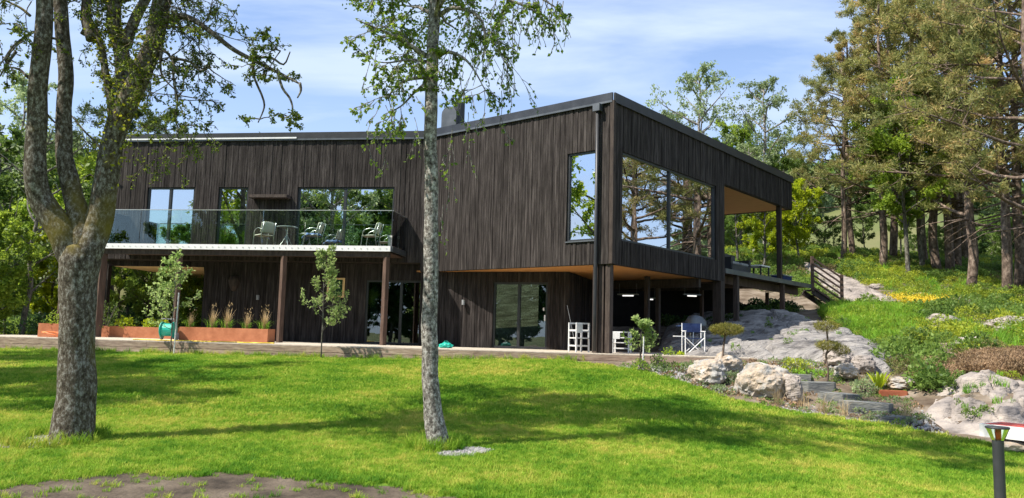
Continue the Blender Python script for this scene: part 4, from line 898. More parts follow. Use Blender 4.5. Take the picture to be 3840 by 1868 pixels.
def slabstone(px, py, D, w, d, h, seed, label):
    q = T(px, py, D); z = gz(q.x, q.y); rnd.seed(seed); n = rnd.choice((6,7)); w *= 1.08; d *= 1.1; pts = []
    for k in range(n): a = 6.283*k/n; a += rnd.uniform(-.22,.22); rr_ = rnd.uniform(.82,1.12); pts.append((w/2*math.copysign(abs(math.cos(a))**.6, math.cos(a))*rr_, d/2*math.copysign(abs(math.sin(a))**.6, math.sin(a))*rr_))
    mb = MB().poly(pts, -.12, h); o = mb.build('stepping_stone', M_SLATE, None, bevel=.008); o.location = (q.x, q.y, z); o.rotation_euler = (rnd.uniform(-.03,.03), rnd.uniform(-.04,.04), rnd.uniform(-.3,.1))
    tag(o, label, 'stone', 'slate steps curving up through the bed')
slabstone(2995,1440,17.6,.50,.4,.12,11,'highest and smallest slate step, half hidden beside the upright stone')
slabstone(3062,1480,16.8,.74,.5,.17,12,'second slate step from the top, a grey block beside the largest boulder')
slabstone(3148,1515,16.0,.74,.5,.15,13,'third slate step from the top, in the middle of the flight')
slabstone(3246,1553,15.2,.92,.55,.17,14,'widest slate step with a dark right end, fourth from the top')
slabstone(3338,1583,14.6,.60,.5,.05,15,'lowest slate step, a thin bluish slab flush with the ground by the lawn')
slabstone(3100,1190+100,25,1.2,.7,.12,16,'grey slab half sunk in grass on the path above the rock')
# granite outcrops following the terrain
def outcrop(name, poly, label, amp=.2, lift=.16, m=M_ROCK, s=.07, fr=.55, mod=None):
    xs = [p[0] for p in poly]; ys = [p[1] for p in poly]; X, Y, nx, ny = grid(min(xs), max(xs), min(ys), max(ys), s); P = np.stack([X,Y],1)
    Pc = np.array(poly); d = np.full(len(P), 9e9)
    for i in range(len(Pc)):
        a = Pc[i]; b = Pc[(i+1)%len(Pc)]; ab = b-a; t = np.clip(((P-a)@ab)/(ab@ab), 0, 1); d = np.minimum(d, np.linalg.norm(P-(a+t[:,None]*ab), axis=1))
    ins = inpoly(P, poly); sd = np.where(ins, d, -d); e = np.clip(sd/.45, -1, 1); Z = hz_(P)
    nzv = np.array([noise.fractal((a*fr*.6+b*fr*.25, b*fr, 1.7), .75, 2.1, 6) for a, b in P]); vr = np.array([(lambda v: v[1]-v[0])(noise.voronoi((a*fr*.9, b*fr*1.3, nzq*.4))[0]) for (a, b), nzq in zip(P, nzv)])
    crack = np.clip(vr/.16, 0, 1); blk = np.array([noise.noise(noise.voronoi((a*fr*.9, b*fr*1.3, nzq*.4))[1][0]*3.7) for (a, b), nzq in zip(P, nzv)])
    Z = Z + lift*np.sqrt(np.clip(e, 0, 1)) + amp*nzv*np.clip(e+.2, 0, 1) - .20*amp/.16*(1-crack)*np.clip(e,0,1) + .9*amp*blk*np.clip(e,0,1) - .25*np.clip(-e, 0, 1) + (mod(P) if mod else 0)
    sx = (max(xs)-min(xs))/(nx-1); cI = np.stack([X.reshape(ny,nx)[:-1,:-1].ravel(), Y.reshape(ny,nx)[:-1,:-1].ravel()],1)
    sdg = sd.reshape(ny,nx); mask = (np.maximum.reduce([sdg[:-1,:-1], sdg[1:,1:], sdg[1:,:-1], sdg[:-1,1:]]) > -.25).ravel()
    o = meshgrid_obj(name, X, Y, Z, nx, ny, mask, m, kind=None); 
    return tag(o, label, 'rock')
def tp(L_): return [(T(*p).x, T(*p).y) for p in L_]
SLAB = tp([(2560,1350,20.9),(2700,1352,20.7),(2950,1356,19.8),(3120,1372,19),(3240,1400,18.2),(3345,1398,17.9),(3330,1330,20.5),(3240,1275,23.6),(3120,1235,26.4),(2980,1200,29),(2860,1180,30.5),(2700,1170,31),(2500,1200,30),(2470,1300,25)])
outcrop('rock_slab', SLAB, 'broad smooth sloping grey granite slab beside and beneath the right end of the house', amp=.15, lift=.30, fr=.8, m=M_SLAB)
ROCK2 = tp([(3470,1560,14.6),(3520,1470,15.8),(3590,1420,16.6),(3660,1440,16.3),(3760,1440,16.2),(3900,1470,15.5),(3980,1560,14.2),(3900,1640,13.3),(3720,1628,13.5),(3580,1610,13.9)])
outcrop('rock_outcrop', ROCK2, 'pale fractured granite outcrop at the right edge behind the red and white bench', amp=.20, lift=.08, fr=1.7, s=.045)
ROCK3 = tp([(3170,1150,33),(3260,1145,33),(3400,1135,33),(3370,1112,35),(3250,1092,38),(3180,1075,40),(3100,1060,42),(3000,1045,45),(3000,1060,42),(3110,1095,38),(3160,1120,35)])
outcrop('rock_path', ROCK3, 'flat sunlit bare rock running past the foot of the wooden stair', amp=.2, lift=.16, fr=.9, s=.09)
def hillrock(px, py, w, h, seed, label, dep=1.):
    g_ = gpt(px, py); boulder('hill_rock', (g_.x, g_.y+dep*.3, g_.z+h*.1), (w/2, dep/2, h*.8), seed, M_ROCK, label, 'rock', 'bare rocks among the hillside shrubs')
hillrock(3330,1150,1.7,.45,31,'white-topped bare rock left of the yellow flower clump',1.2)
hillrock(3610,1145,.95,.4,32,'small white rock right of the yellow flower clump',.8)
hillrock(3560,1215,1.5,.35,33,'reddish flat rock below the yellow flower clump',1.2)
hillrock(3810,1235,1.6,.45,34,'grey rock at the right edge among bright shrubs',1.2)
hillrock(3450,1120,.8,.3,37,'small pale rock above the yellow flower clump',.6); hillrock(3700,1160,1.1,.3,38,'low grey rock in the middle of the bright slope shrubs',.8); hillrock(3300,1085,1.0,.3,39,'bare rock beside the upper end of the rock path',.9); hillrock(3660,1300,.9,.3,40,'pale rock poking out of the lower slope shrubs',.7); hillrock(3560,1045,.9,.3,35,'small grey rock under the pines, near the pale birch trunk',.8)
hillrock(3700,1040,.9,.3,36,'grey rock between the thick dark pine trunks',.8)
# gravel rings at the tree feet
GRAVEL = [(T(p_[0],p_[1],p_[2]).x, p_[2], p_[3]) for p_ in ((120,1668,10.0,.50),(1715,1700,9.95,.34))]
for px, py, D, w, lab in ((120,1668,10.0,.50,'pale grey gravel patch at the foot of the thick forked trunk'),(1715,1700,9.95,.34,'pale grey gravel patch at the foot of the birch')):
    q = T(px, py, D); pts = []
    for k in range(2600):
        a = rnd.uniform(0,6.28); r_ = w*math.sqrt(rnd.random()); pts.append((q.x + r_*math.cos(a)*1.15*(1+.25*math.sin(3*a)), q.y + r_*math.sin(a)*.85))
    zs_ = hz_(pts); P = np.array([(p[0], p[1], z+.006) for p, z in zip(pts, zs_)]); P[:,2] += rng.uniform(0,.02,len(P))
    bm = bmesh.new(); bmesh.ops.create_icosphere(bm, subdivisions=1, radius=.014)
    for v in bm.verts: v.co = Vector((v.co.x*1.2, v.co.y, v.co.z*.7))
    me = bpy.data.meshes.new('pebble'); bm.to_mesh(me); bm.free(); me.materials.append(M_GRAV)
    scatter('gravel', [me], P, .6, 1.6, lab, 'gravel', tilt=1)
# gravel of the path behind the bench
rnd.seed(5)
# ------------------------------------------------------------------ bollard lamp and red-white bench
q = T(3740, 1600, 5.2); bl = empty('bollard_lamp', (q.x, q.y, gz(q.x,q.y)), 'dark grey cylindrical garden bollard lamp with a flared top and red core', 'lamp')
zt = q.z - gz(q.x, q.y)
MB().tube([(0,0,-.05),(0,0,zt-.085)], .034, 24).build('post', M_CHARC, bl, smooth=False)
MB().lathe((0,0,zt), [(0,.0),(.070,.0),(.072,-.006),(.070,-.012),(0,-.012)], 28).build('cap', M_CHARC, bl)
MB().lathe((0,0,zt), [(.036,-.086),(.0665,-.0125)], 28).build('glass_cone', M_GLASSB, bl, smooth=True)
MB().tube([(0.004,0,zt-.085),(.004,0,zt-.014)], .018, 16).build('lamp_core', M_REDC, bl, smooth=True)
for k in range(4): a = k*1.57+.75; MB().tube([(.037*math.cos(a),.037*math.sin(a),zt-.086),(.068*math.cos(a),.068*math.sin(a),zt-.01)], .0018, 5).build('strut', M_CHARC, bl)
q = T(3672, 1594, 12.3); q2 = T(3900, 1648, 11.6); ub_ = Vector((q2.x-q.x, q2.y-q.y)).normalized(); nb_ = Vector((-ub_.y, ub_.x))
bn_ = empty('plank_bench', (q.x, q.y, 0), 'low bench with faded red top and white edge boards resting on stones at the right', 'bench', rz=math.atan2(ub_.y, ub_.x))
zt = q.z
for k in range(4): MB().box((1.25, .13+.155*k, zt+.012), (1.22,.072,.014)).build('top_plank', M_RED, bn_)
MB().box((1.25, .02, zt-.07), (1.25,.018,.095)).build('front_board', M_WHITEP, bn_); MB().box((1.25, .68, zt-.07), (1.25,.018,.095)).build('rear_board', M_WHITEP, bn_)
MB().box((.018, .35, zt-.07), (.016,.31,.095)).build('end_board', M_WHITEP, bn_)
for k, (u, lab) in enumerate(((.42,'pale flat stone propping the left end of the red and white bench'),(1.9,'pale stone propping the right part of the red and white bench'))):
    p = Vector((q.x, q.y)) + ub_*u + nb_*.3; z = gz(p.x, p.y); hh = zt-.17-z; boulder('prop_stone', (p.x, p.y, z+hh*.42), (.33,.30,max(.05,hh*.62)), 50+k, M_ROCKO, lab, 'stone', 'stones under the bench', sub=3, facet=.1, amp=.1)

# ------------------------------------------------------------------ small plants of the bed
def sapling(px, py, D, h, sc_w, seed, label, stake=None):
    q = T(px, py, D); z = max(gz(q.x, q.y), 0); rnd.seed(seed); t = Tree(); L_ = [Vector((rnd.uniform(-.03,.03)*i/3, 0, h*i/6)) for i in range(7)]
    P, R_ = spline(L_, [.022,.018,.015,.012,.009,.006,.003], 3); t.mb.tube(P, R_, 8)
    c = dict(max=1, wob=.22, trop=(.5,.3), k=(5,4), kids=(7,), start=.15, ratio=.45, ang=.9, leaves=12, spread=.06, rmin=.002, ldir=Vector((0,0,.2)))
    nb = 21 if h > 2 else 11
    for i in range(nb):
        f = .22 + .75*(i+rnd.random())/nb; a = rnd.choice((0, math.pi)) + rnd.uniform(-1.1,1.1); p = L_[int(f*6)].lerp(L_[min(6,int(f*6)+1)], f*6-int(f*6))
        t.branch(p, Vector((math.cos(a), math.sin(a), .55)), sc_w*(1.12-f)*rnd.uniform(.8,1.15)+.06, .008, 0, c)
    r_ = t.build('young_fruit_tree', (q.x, q.y, z), M_BARKG, M_APPLE, .082, label, 'tree', 'young staked trees by the deck')
    if stake: MB().tube([(stake,-.05,0),(stake+.02,-.05,h*.62)], .018, 8).build('stake', M_STEEL if stake < 0 else M_WHITEW, r_)
    return r_
sapling(640,1300,21.6,2.75,1.15,3,'young fruit tree on a pale stake in front of the hose reel',.12)
sapling(1205,1325,20.9,3.0,.95,4,'tall narrow young fruit tree in front of the picture on the lower wall')
sapling(2400,1368,19.2,1.15,.5,5,'small staked leafy tree right of the thick corner posts',.06)
q = T(2392,1368,19.1)
# disc pine
def needles_pad(P, n, rx, ry, rz_, size):
    a = rng.normal(size=(n,3)); a /= np.linalg.norm(a, axis=1, keepdims=True); u = rng.uniform(.4,1,n)[:,None]**.4; return a*u*np.array([rx,ry,rz_]) + np.array(P)
q = T(2705,1392,18.2); tpn = empty('disc_pine', (q.x, q.y, q.z-.1), 'dwarf pine clipped to a flat olive disc on a bare stem', 'tree'); zt_ = T(2715,1240,18.2).z - q.z + .1
MB().tube([(0,0,0),(.02,0,.3),(.05,0,.62),(.10,0,zt_)], [.035,.03,.026,.02], 9).build('trunk', M_BARKP, tpn, smooth=True)
mb = MB()
for k in range(9): a = k*.7; mb.tube([(.09,0,zt_-.1),(.1+.2*math.cos(a),.2*math.sin(a),zt_),(.1+.32*math.cos(a),.3*math.sin(a),zt_+.02)], [.012,.008,.004], 5)
mb.build('branch', M_BARKP, tpn)
link('crown', leaf_mesh('needles', needles_pad((.12,0,zt_+.02), 3800, .40,.36,.13, 0), .07, M_TOPI, .13, up=.6), None, tpn)
q = T(3102,1395,17.2); cp_ = empty('cloud_pine', (q.x, q.y, gz(q.x,q.y)), 'small cloud-pruned pine with two olive tufts on a crooked stem', 'tree'); zb_ = q.z
h1 = T(3105,1225,17.2).z - gz(q.x,q.y); h2 = T(3120,1300,17.2).z - gz(q.x,q.y)
MB().tube(spline([(0,0,0),(.02,0,.3),(-.02,0,.6),(.03,0,.8),(0,0,h1)], [.035,.028,.024,.018,.01], 3)[0], .022, 8).build('trunk', M_BARKP, cp_, smooth=True)
MB().tube([(0,0,h2-.15),(.15,0,h2-.02),(.32,0,h2-.06)], [.018,.012,.006], 6).build('branch', M_BARKP, cp_)
pd = np.vstack([needles_pad((0,0,h1), 1300, .27,.24,.11,0), needles_pad((.03,0,h2+.02), 1500, .27,.24,.10,0), needles_pad((.32,0,h2-.08), 700, .18,.18,.10,0)])
link('crown', leaf_mesh('needles', pd, .07, M_TOPI, .13, up=.6), None, cp_)
def gb(px, py, r_, h_, n, s_, m, lab, **k):
    g_ = gpt(px, py); return bush('garden_shrub', (g_.x, g_.y, g_.z-.02), r_, h_, n, s_, m, lab, **k)
gb(2835,1482,.26,.34,900,.05,M_BLUEB,'dense yellow-green dwarf shrub in front of the largest boulder')
gb(2745,1440,.30,.26,500,.05,M_DEC3,'grey-green sprawling shrub between the two ochre boulders')
gb(2700,1475,.22,.16,260,.05,M_DEC3,'low grey-green mat on the soil below the first boulder')
gb(2400,1395,.20,.3,220,.06,M_DEC1,'small bright leafy plant at the foot of the staked tree')
gb(2470,1375,.22,.28,260,.06,M_DEC2,'green perennial right of the staked tree')
gb(2510,1355,.2,.35,260,.06,M_DEC1,'upright pale green perennial at the deck edge')
gb(2555,1350,.14,.22,220,.06,M_FERN,'tiny yellow-green plant at the deck edge left of the first boulder')
gb(3040,1405,.45,.12,500,.05,M_TALLG,'low green mat between the slab and the slate steps')
gb(2985,1395,.35,.3,500,.06,M_BLUEB,'green and orange low shrub behind the largest boulder')
gb(3240,1480,.26,.3,420,.06,M_DEC3,'grey-green shrub at the foot of the yellow-green fern')
gb(3480,1460,.28,.36,700,.07,M_DEC2,'round bright green shrub left of the granite outcrop')
gb(2590,1352,.10,.12,90,.05,M_DEC3,'tiny grey plant beside the camp chair at the deck edge')
g_ = gpt(3298,1468); t = empty('fern', (g_.x, g_.y, g_.z), 'bold upright yellow-green fern beside the terracotta edging', 'plant')
V = []; Fc = []
for k in range(16):
    a = k*2.4; lean = rnd.uniform(.25,.8); L_ = rnd.uniform(.35,.55)
    for sgm in range(7):
        f = sgm/6; w_ = .035*math.sin(math.pi*min(1,f*.9+.1)); c_ = Vector((math.cos(a)*lean*L_*f, math.sin(a)*lean*L_*f, L_*f*(1-.3*lean*f))); sd = Vector((-math.sin(a), math.cos(a), 0))*w_
        V += [c_-sd, c_+sd]
    b = len(V)-14
    for sgm in range(6): Fc.append((b+2*sgm, b+2*sgm+1, b+2*sgm+3, b+2*sgm+2))
pym('frond', V, Fc, M_FERN, t); MB().tube([(0,0,-.03),(0,0,.05)], .03, 8).build('root_stock', M_BARKG, t)
g_ = gpt(3350,1487); tag(MB().box((g_.x, g_.y, g_.z+.05), (.26,.09,.07), (Vector((.98,-.2,0)), Vector((.2,.98,0)), Vector((0,0,1)))).build('edging_block', M_TERRA, None, bevel=.02), 'terracotta red edging block beside the yellow-green fern', 'block')
wisp = blades_mesh('wisp', 46, .10, .36, .006, M_STRAW, .7, .5, .5)
for k, (px, py, lab) in enumerate(((2915,1520,'wispy pale grass left of the upright stone'),(3015,1535,'wispy pale grass in front of the second slate step'),(3085,1550,'wispy pale grass in front of the third slate step'),(3165,1560,'greener wispy grass left of the widest slate step'),(3020,1405,'blue-green spiky grass behind the upper slate steps'),(3400,1570,'wispy grass at the right of the lowest slate step'),(3235,1450,'dry grass tuft by the low pale boulder'))):
    g_ = gpt(px, py); o = link('grass_tuft', wisp if k != 4 else blades_mesh('spiky', 40, .1, .4, .008, M_DEC3, .7), None); o.location = g_; o.scale = (1,1,1); o.rotation_euler.z = k; tag(o, lab, 'grass', 'wispy grasses in the bed')

# ------------------------------------------------------------------ hillside cover
def shrub_mesh(name, n, r, h, size, m, asp=.5, up=.6):
    a = rng.uniform(0,6.283,n); zz_ = rng.uniform(0,1,n)**.7; rr_ = r*np.sqrt(1-zz_**2*.85)*rng.uniform(.5,1,n)**.5
    return leaf_mesh(name, np.stack([rr_*np.cos(a), rr_*np.sin(a), zz_*h],1), size, m, asp, up=up)
HP = [(8.2,14.2),(11,13.2),(16,12),(26,16),(36,28),(44,44),(40,56),(14,56),(8,46),(11,40),(13.5,37),(15.2,33),(13,31.5),(10.8,27),(9.6,22.5),(9.2,19.5),(8.5,17.2)]
def hill_points(n, poly, avoid=(), cond=None):
    xs = [p[0] for p in poly]; ys = [p[1] for p in poly]; P = np.stack([rng.uniform(min(xs),max(xs),n), rng.uniform(min(ys),max(ys),n)],1); k = inpoly(P, poly)
    for a in avoid: k &= ~inpoly(P, a)
    if cond is not None: k &= cond(P)
    P = P[k]; return np.column_stack([P, hz_(P) - .02])
nf = lambda P, s_, o_: np.array([noise.fractal((a*s_+o_, b*s_, o_), .8, 2, 3) for a, b in P])
AV = (ROCK2, ROCK3, SLAB)
def zone(px, py):   # test helper in map coordinates
    return T(px, py, 1)
BROWN = tp([(3420,1455,16.6),(3500,1420,17.2),(3650,1370,19),(3840,1350,19),(4100,1350,19),(4100,1470,16),(3850,1460,16.4),(3680,1425,16.8),(3590,1405,17.3),(3520,1440,16.6)])
TALL = tp([(3200,1330,20.8),(3250,1280,23.5),(3160,1250,26.3),(3080,1190,30),(3130,1160,32.5),(3200,1165,31.8),(3330,1170,30.8),(3440,1180,30),(3440,1240,26),(3380,1300,22.5),(3330,1350,20)])
sh1 = [shrub_mesh('low', 260, .34, .26, .06, M_BLUEB), shrub_mesh('low2', 200, .26, .42, .06, M_BLUEB), shrub_mesh('low3', 150, .4, .16, .055, M_DEC2), blades_mesh('lowg', 50, .2, .36, .012, M_TALLG, .8)]
sh2 = [shrub_mesh('hea', 240, .32, .26, .06, M_HEATH, .3, 1.2), shrub_mesh('dk', 240, .36, .42, .085, M_DEC2)]
sh3 = [shrub_mesh('bh', 320, .34, .24, .06, M_BROWNH, .3, 1.0)]
P = hill_points(9500, HP, AV + (BROWN, TALL)); nzv = nf(P[:,:2], .16, 3.3)
scatter('low_shrubs', sh1, P[nzv > -.06], .5, 1.5, 'bright yellow-green low shrubs covering the slope below the pines', 'ground cover')
scatter('heather', sh2, P[(nzv <= .02)], .6, 1.4, 'darker heather and bilberry patches on the slope below the pines', 'ground cover')
scatter('dry_heather', sh3, hill_points(1500, BROWN, (ROCK2,)), .6, 1.2, 'band of brown dry heather above the pale granite outcrop', 'ground cover')
tg = [blades_mesh('tallg', 60, .2, .42, .016, M_TALLG, .8), blades_mesh('tallg2', 60, .2, .30, .014, M_BLADE, .9), shrub_mesh('tgb', 200, .3, .34, .08, M_DEC1)]
scatter('tall_grass', tg, hill_points(5200, TALL, (SLAB, ROCK3)), .6, 1.3, 'lush tall green grass between the granite slab and the slope shrubs', 'grass')
fl = leaf_mesh('fl', np.stack([rng.normal(0,.16,120), rng.normal(0,.16,120), rng.uniform(.22,.40,120)],1), .05, M_FLOW, .8, up=1)
g1 = gpt(3400,1150); g2 = gpt(3500,1165); P = np.array([tuple(g1.lerp(g2, rnd.random()) + Vector((rnd.gauss(0,.35), rnd.gauss(0,.45), 0))) for _ in range(46)]); P[:,2] = hz_(P[:,:2])+.03
scatter('yellow_flowers', [fl], P, .7, 1.2, 'clump of bright yellow flowers on the slope right of the stair', 'flowers')
UC = [(C2+Rv*8.6+Mv*.6), (C2+Rv*15.2+Mv*.2), (C2+Rv*17+Mv*1.5), (C2+Rv*15+Mv*4.5), (C2+Rv*9.5+Mv*4)]
scatter('fern_cover', [shrub_mesh('uc', 170, .34, .45, .11, M_DARKG), shrub_mesh('uc2', 170, .3, .34, .10, M_DEC2)], hill_points(420, [(p.x,p.y) for p in UC]), .5, 1.0, 'dark green ferns growing in the shade under the raised terrace', 'ground cover')
BED = [(p.x-.02, p.y+.04) for p in EDGE[::-1][1:13]] + [(T(*p).x, T(*p).y) for p in [(3470,1560,14.8),(3400,1500,16),(3330,1440,17.4),(3200,1390,18.6),(2950,1360,19.6),(2700,1352,20.2)]]
scatter('bed_weeds', [shrub_mesh('wd', 50, .12, .09, .045, M_DEC2), shrub_mesh('wd2', 50, .1, .08, .04, M_BROWNH), shrub_mesh('wd3', 60, .14, .1, .05, M_DEC3)], hill_points(900, BED), .5, 1.3, 'scattered small weeds and dry leaves on the planting bed soil', 'ground cover')
bm = bmesh.new(); bmesh.ops.create_icosphere(bm, subdivisions=1, radius=.03)
for v in bm.verts: v.co = v.co*(1+.3*noise.noise(v.co*40)); v.co.z *= .6
me = bpy.data.meshes.new('chip'); bm.to_mesh(me); bm.free(); me.materials.append(M_GRAV)
scatter('bed_gravel', [me], hill_points(9000, BED), .4, 1.4, 'small pale stones and chips strewn over the planting bed', 'gravel', tilt=1)
scatter('rock_weeds', [blades_mesh('rw', 30, .08, .14, .01, M_TALLG, .9), shrub_mesh('rw2', 60, .14, .09, .05, M_DEC2)], np.array([(p[0], p[1], p[2]+.30) for p in hill_points(150, SLAB, (), lambda P: nf(P, .9, 7.7) > .12)] + [(p[0], p[1], p[2]+.12) for p in hill_points(120, ROCK2, (), lambda P: nf(P, 1.2, 5.7) > .15)]), .5, 1.2, 'small tufts of grass and weeds rooted in cracks of the granite', 'weeds')
LG = [(-34,24),(-16.8,22.9),(-15.5,29),(-16,42),(-34,44)]
scatter('left_undergrowth', [shrub_mesh('lu', 170, .5, .6, .10, M_DEC2), shrub_mesh('lu2', 170, .45, .5, .10, M_DEC1), shrub_mesh('lu3', 170, .45, .7, .10, M_DARKG)], hill_points(900, LG), .6, 1.6, 'mixed green undergrowth beyond the left end of the deck', 'ground cover')
PGr = [(-14.5,28.5),(-7.5,28),(-8,40),(-18,42)]
scatter('passage_undergrowth', [shrub_mesh('pu', 170, .5, .8, .10, M_DEC2), shrub_mesh('pu2', 170, .45, .6, .10, M_DARKG)], hill_points(420, PGr, (), lambda P: P[:,1] > 30.5), .7, 1.7, 'green undergrowth seen through the covered passage', 'ground cover')
# ------------------------------------------------------------------ lawn grass
def grass_points(n, x0, x1, y0, y1, edge=0):
    P = np.stack([rng.uniform(x0,x1,n), rng.uniform(y0,y1,n)],1)
    vis = (np.abs(P[:,0]) < P[:,1]*.85+3.5); k = inpoly(P, LAWN) & vis
    P = P[k]; dn = np.array([noise.fractal((a*.5, b*.5, 3), .9, 2.1, 4) for a, b in P]); d = DIRTY(P, dn); d2 = DIRTY(P + np.array([0, .16]), dn) & DIRTY(P - np.array([0, .1]), dn); keep = ~d | (rng.random(len(P)) < .04) | (~d2 & (rng.random(len(P)) < .35)); P = P[keep]
    for gx, gy, gw in GRAVEL: P = P[((P[:,0]-gx)/(gw*1.25))**2 + ((P[:,1]-gy)/(gw*.9))**2 > 1 - .5*rng.random(len(P))]
    return np.column_stack([P, hz_(P)])
b1 = [blades_mesh('bl%d' % k, 30, .055, .050, .005, M_BLADE, .9, .5, .5) for k in range(3)]
b2 = [blades_mesh('bf%d' % k, 28, .085, .052, .009, M_BLADE, .9, .5, .5) for k in range(2)]
Pn = grass_points(98000, -13.5, 13.5, 4.5, 12); Pf = grass_points(105000, -22, 13, 12, 23)
scatter('lawn_grass', b1, Pn, .7, 1.3, 'short vivid green mown grass of the near lawn', 'grass')
scatter('lawn_grass', b2, Pf, .7, 1.3, 'short vivid green mown grass of the far lawn up to the deck', 'grass')
# longer grass round the trunks and along the deck
lg = [blades_mesh('lg', 34, .07, .17, .008, M_BLADE, .7)]
Pl = []
for cx_, cy_, r0, r1, n in ((T(185,1640,10.1).x, 10.15, .32, .62, 150), (T(1640,1680,10.2).x, 10.2, .17, .42, 120)):
    for k in range(n): a = rnd.uniform(0,6.28); r_ = rnd.uniform(r0,r1); Pl.append((cx_+r_*math.cos(a), cy_+r_*math.sin(a)))
for k in range(260): f = rnd.random(); p = DK0.lerp(DK1, f*.82) - dN*rnd.uniform(.05,.22); Pl.append((p.x, p.y))
Pl = np.array(Pl); scatter('rough_grass', lg, np.column_stack([Pl, hz_(Pl)]), .5, 1.2, 'longer uncut grass round the trunks and along the deck edge', 'grass')

# ------------------------------------------------------------------ foreground forked tree
def path(L_): return [T(*p) for p in L_]
ft = Tree(); base = Vector((T(270,1655,10.2).x, 10.2, 0))
def rp_(wpx, D): return wpx/2*D/F
def stem(pts, ws, k=14, n=5):
    P_ = path(pts); R_ = [rp_(w, p[2]) for w, p in zip(ws, pts)]; P_, R_ = spline(P_, R_, n); P_ = [p + Vector((noise.noise(p*2.3)*.02, noise.noise(p*2.3+Vector((5,0,0)))*.02, 0)) for p in P_]; R_ = [r*(1+.06*noise.noise(p*3)) for r, p in zip(R_, P_)]; ft.mb.tube(P_, R_, k); return P_, R_
rnd.seed(21)
stem([(262,1675,10.2),(272,1620,10.2),(285,1500,10.2),(290,1350,10.2),(292,1200,10.2),(293,1060,10.2),(300,980,10.2),(303,930,10.2),(306,895,10.2)], [178,150,136,125,122,132,142,118,12], 22)
sA = stem([(290,1040,10.2),(264,945,10.2),(226,865,10.15),(160,760,10.1),(132,640,10.0),(135,480,10.0),(145,330,9.95),(160,150,9.9),(165,0,9.9),(160,-250,9.8),(150,-600,9.8)], [88,108,102,88,78,72,68,64,60,50,30])
sB = stem([(300,1020,10.2),(305,920,10.2),(294,820,10.25),(265,700,10.3),(240,560,10.3),(242,400,10.3),(246,250,10.3),(232,80,10.3),(225,-100,10.3),(215,-450,10.3)], [90,96,82,70,60,56,54,52,48,26])
sC = stem([(300,1040,10.2),(327,945,10.2),(372,830,10.3),(400,680,10.3),(415,560,10.3),(440,460,10.3),(500,340,10.25),(560,200,10.2),(600,60,10.2),(615,-100,10.2),(640,-400,10.2)], [88,108,100,88,82,84,80,74,70,62,34])
sD = stem([(420,600,10.3),(420,450,10.35),(405,320,10.4),(380,180,10.4),(340,90,10.45),(310,130,10.5)], [46,36,30,26,24,20], 8)
stem([(345,150,10.4),(320,60,10.4),(330,-80,10.4),(300,-300,10.4)], [44,40,34,20], 10)
sE = stem([(480,400,10.35),(465,280,10.4),(450,180,10.5),(425,80,10.5),(430,-60,10.5),(420,-350,10.6)], [70,60,58,56,48,26], 10)
stem([(470,170,10.45),(500,90,10.5),(545,0,10.5),(600,-120,10.5),(620,-300,10.5)], [46,42,38,30,16], 10)
sF = stem([(590,100,10.2),(640,70,10.0),(700,65,9.9),(780,110,9.7),(880,190,9.6),(980,240,9.5),(1060,280,9.4),(1125,315,9.3)], [38,30,24,21,18,15,12,7], 8)
for a in ([(945,222,9.5),(960,300,9.5),(985,370,9.5),(985,420,9.5),(970,460,9.5)], [(1035,262,9.4),(1060,330,9.4),(1085,370,9.4),(1098,400,9.4),(1085,430,9.4),(1060,450,9.4)], [(1120,310,9.3),(1130,340,9.3),(1110,370,9.3)],
          [(600,170,10.1),(640,215,10.0),(655,290,9.9),(670,370,9.9),(660,440,9.9),(665,480,9.9),(695,500,9.9)], [(597,190,10.1),(605,260,10.1),(625,300,10.1),(665,345,10.1)], [(620,100,10),(680,110,9.9),(720,100,9.8),(760,120,9.8)],
          [(120,120,9.9),(90,140,9.8),(50,190,9.7),(0,250,9.6),(-60,300,9.6)], [(60,185,9.7),(35,240,9.7),(0,285,9.7)], [(118,50,9.9),(80,25,9.9),(20,0,9.9),(-60,-40,9.9)], [(110,300,10),(70,265,10),(10,260,10)],
          [(185,130,9.95),(210,150,10.1),(235,160,10.3)], [(420,620,10.3),(360,540,10.4),(300,480,10.5),(260,430,10.5)], [(150,400,10),(180,430,10.1),(210,460,10.2)], [(640,215,10),(700,240,9.9),(750,270,9.8),(790,240,9.7)], [(945,222,9.5),(1010,215,9.4),(1060,250,9.4),(1085,200,9.3)]):
    n_ = len(a); stem([(p_[0]+rnd.gauss(0,5), p_[1]+rnd.gauss(0,5), p_[2]) for p_ in a], [12*(1-.8*i/n_) for i in range(n_)], 6, 3)
cT = dict(max=2, wob=.28, trop=(-.1,-.25,-.35), k=(4,3,3), kids=(4,4), start=.15, ratio=.55, ang=.8, leaves=4, spread=.03, rmin=.0022, ldir=Vector((0,0,-.3)))
def twig(px, py, D, L_, n=1, dr=None, lv=None, col=None):
    for _ in range(n):
        p = T(px + rnd.gauss(0,8), py + rnd.gauss(0,8), D + rnd.gauss(0,.05)); c = dict(cT); c['leaves'] = lv or 9
        ft.branch(p, dr or Vector((rnd.gauss(0,1), rnd.gauss(0,.7), rnd.gauss(-.1,.5))), L_*rnd.uniform(.7,1.2), .010, 0, c)
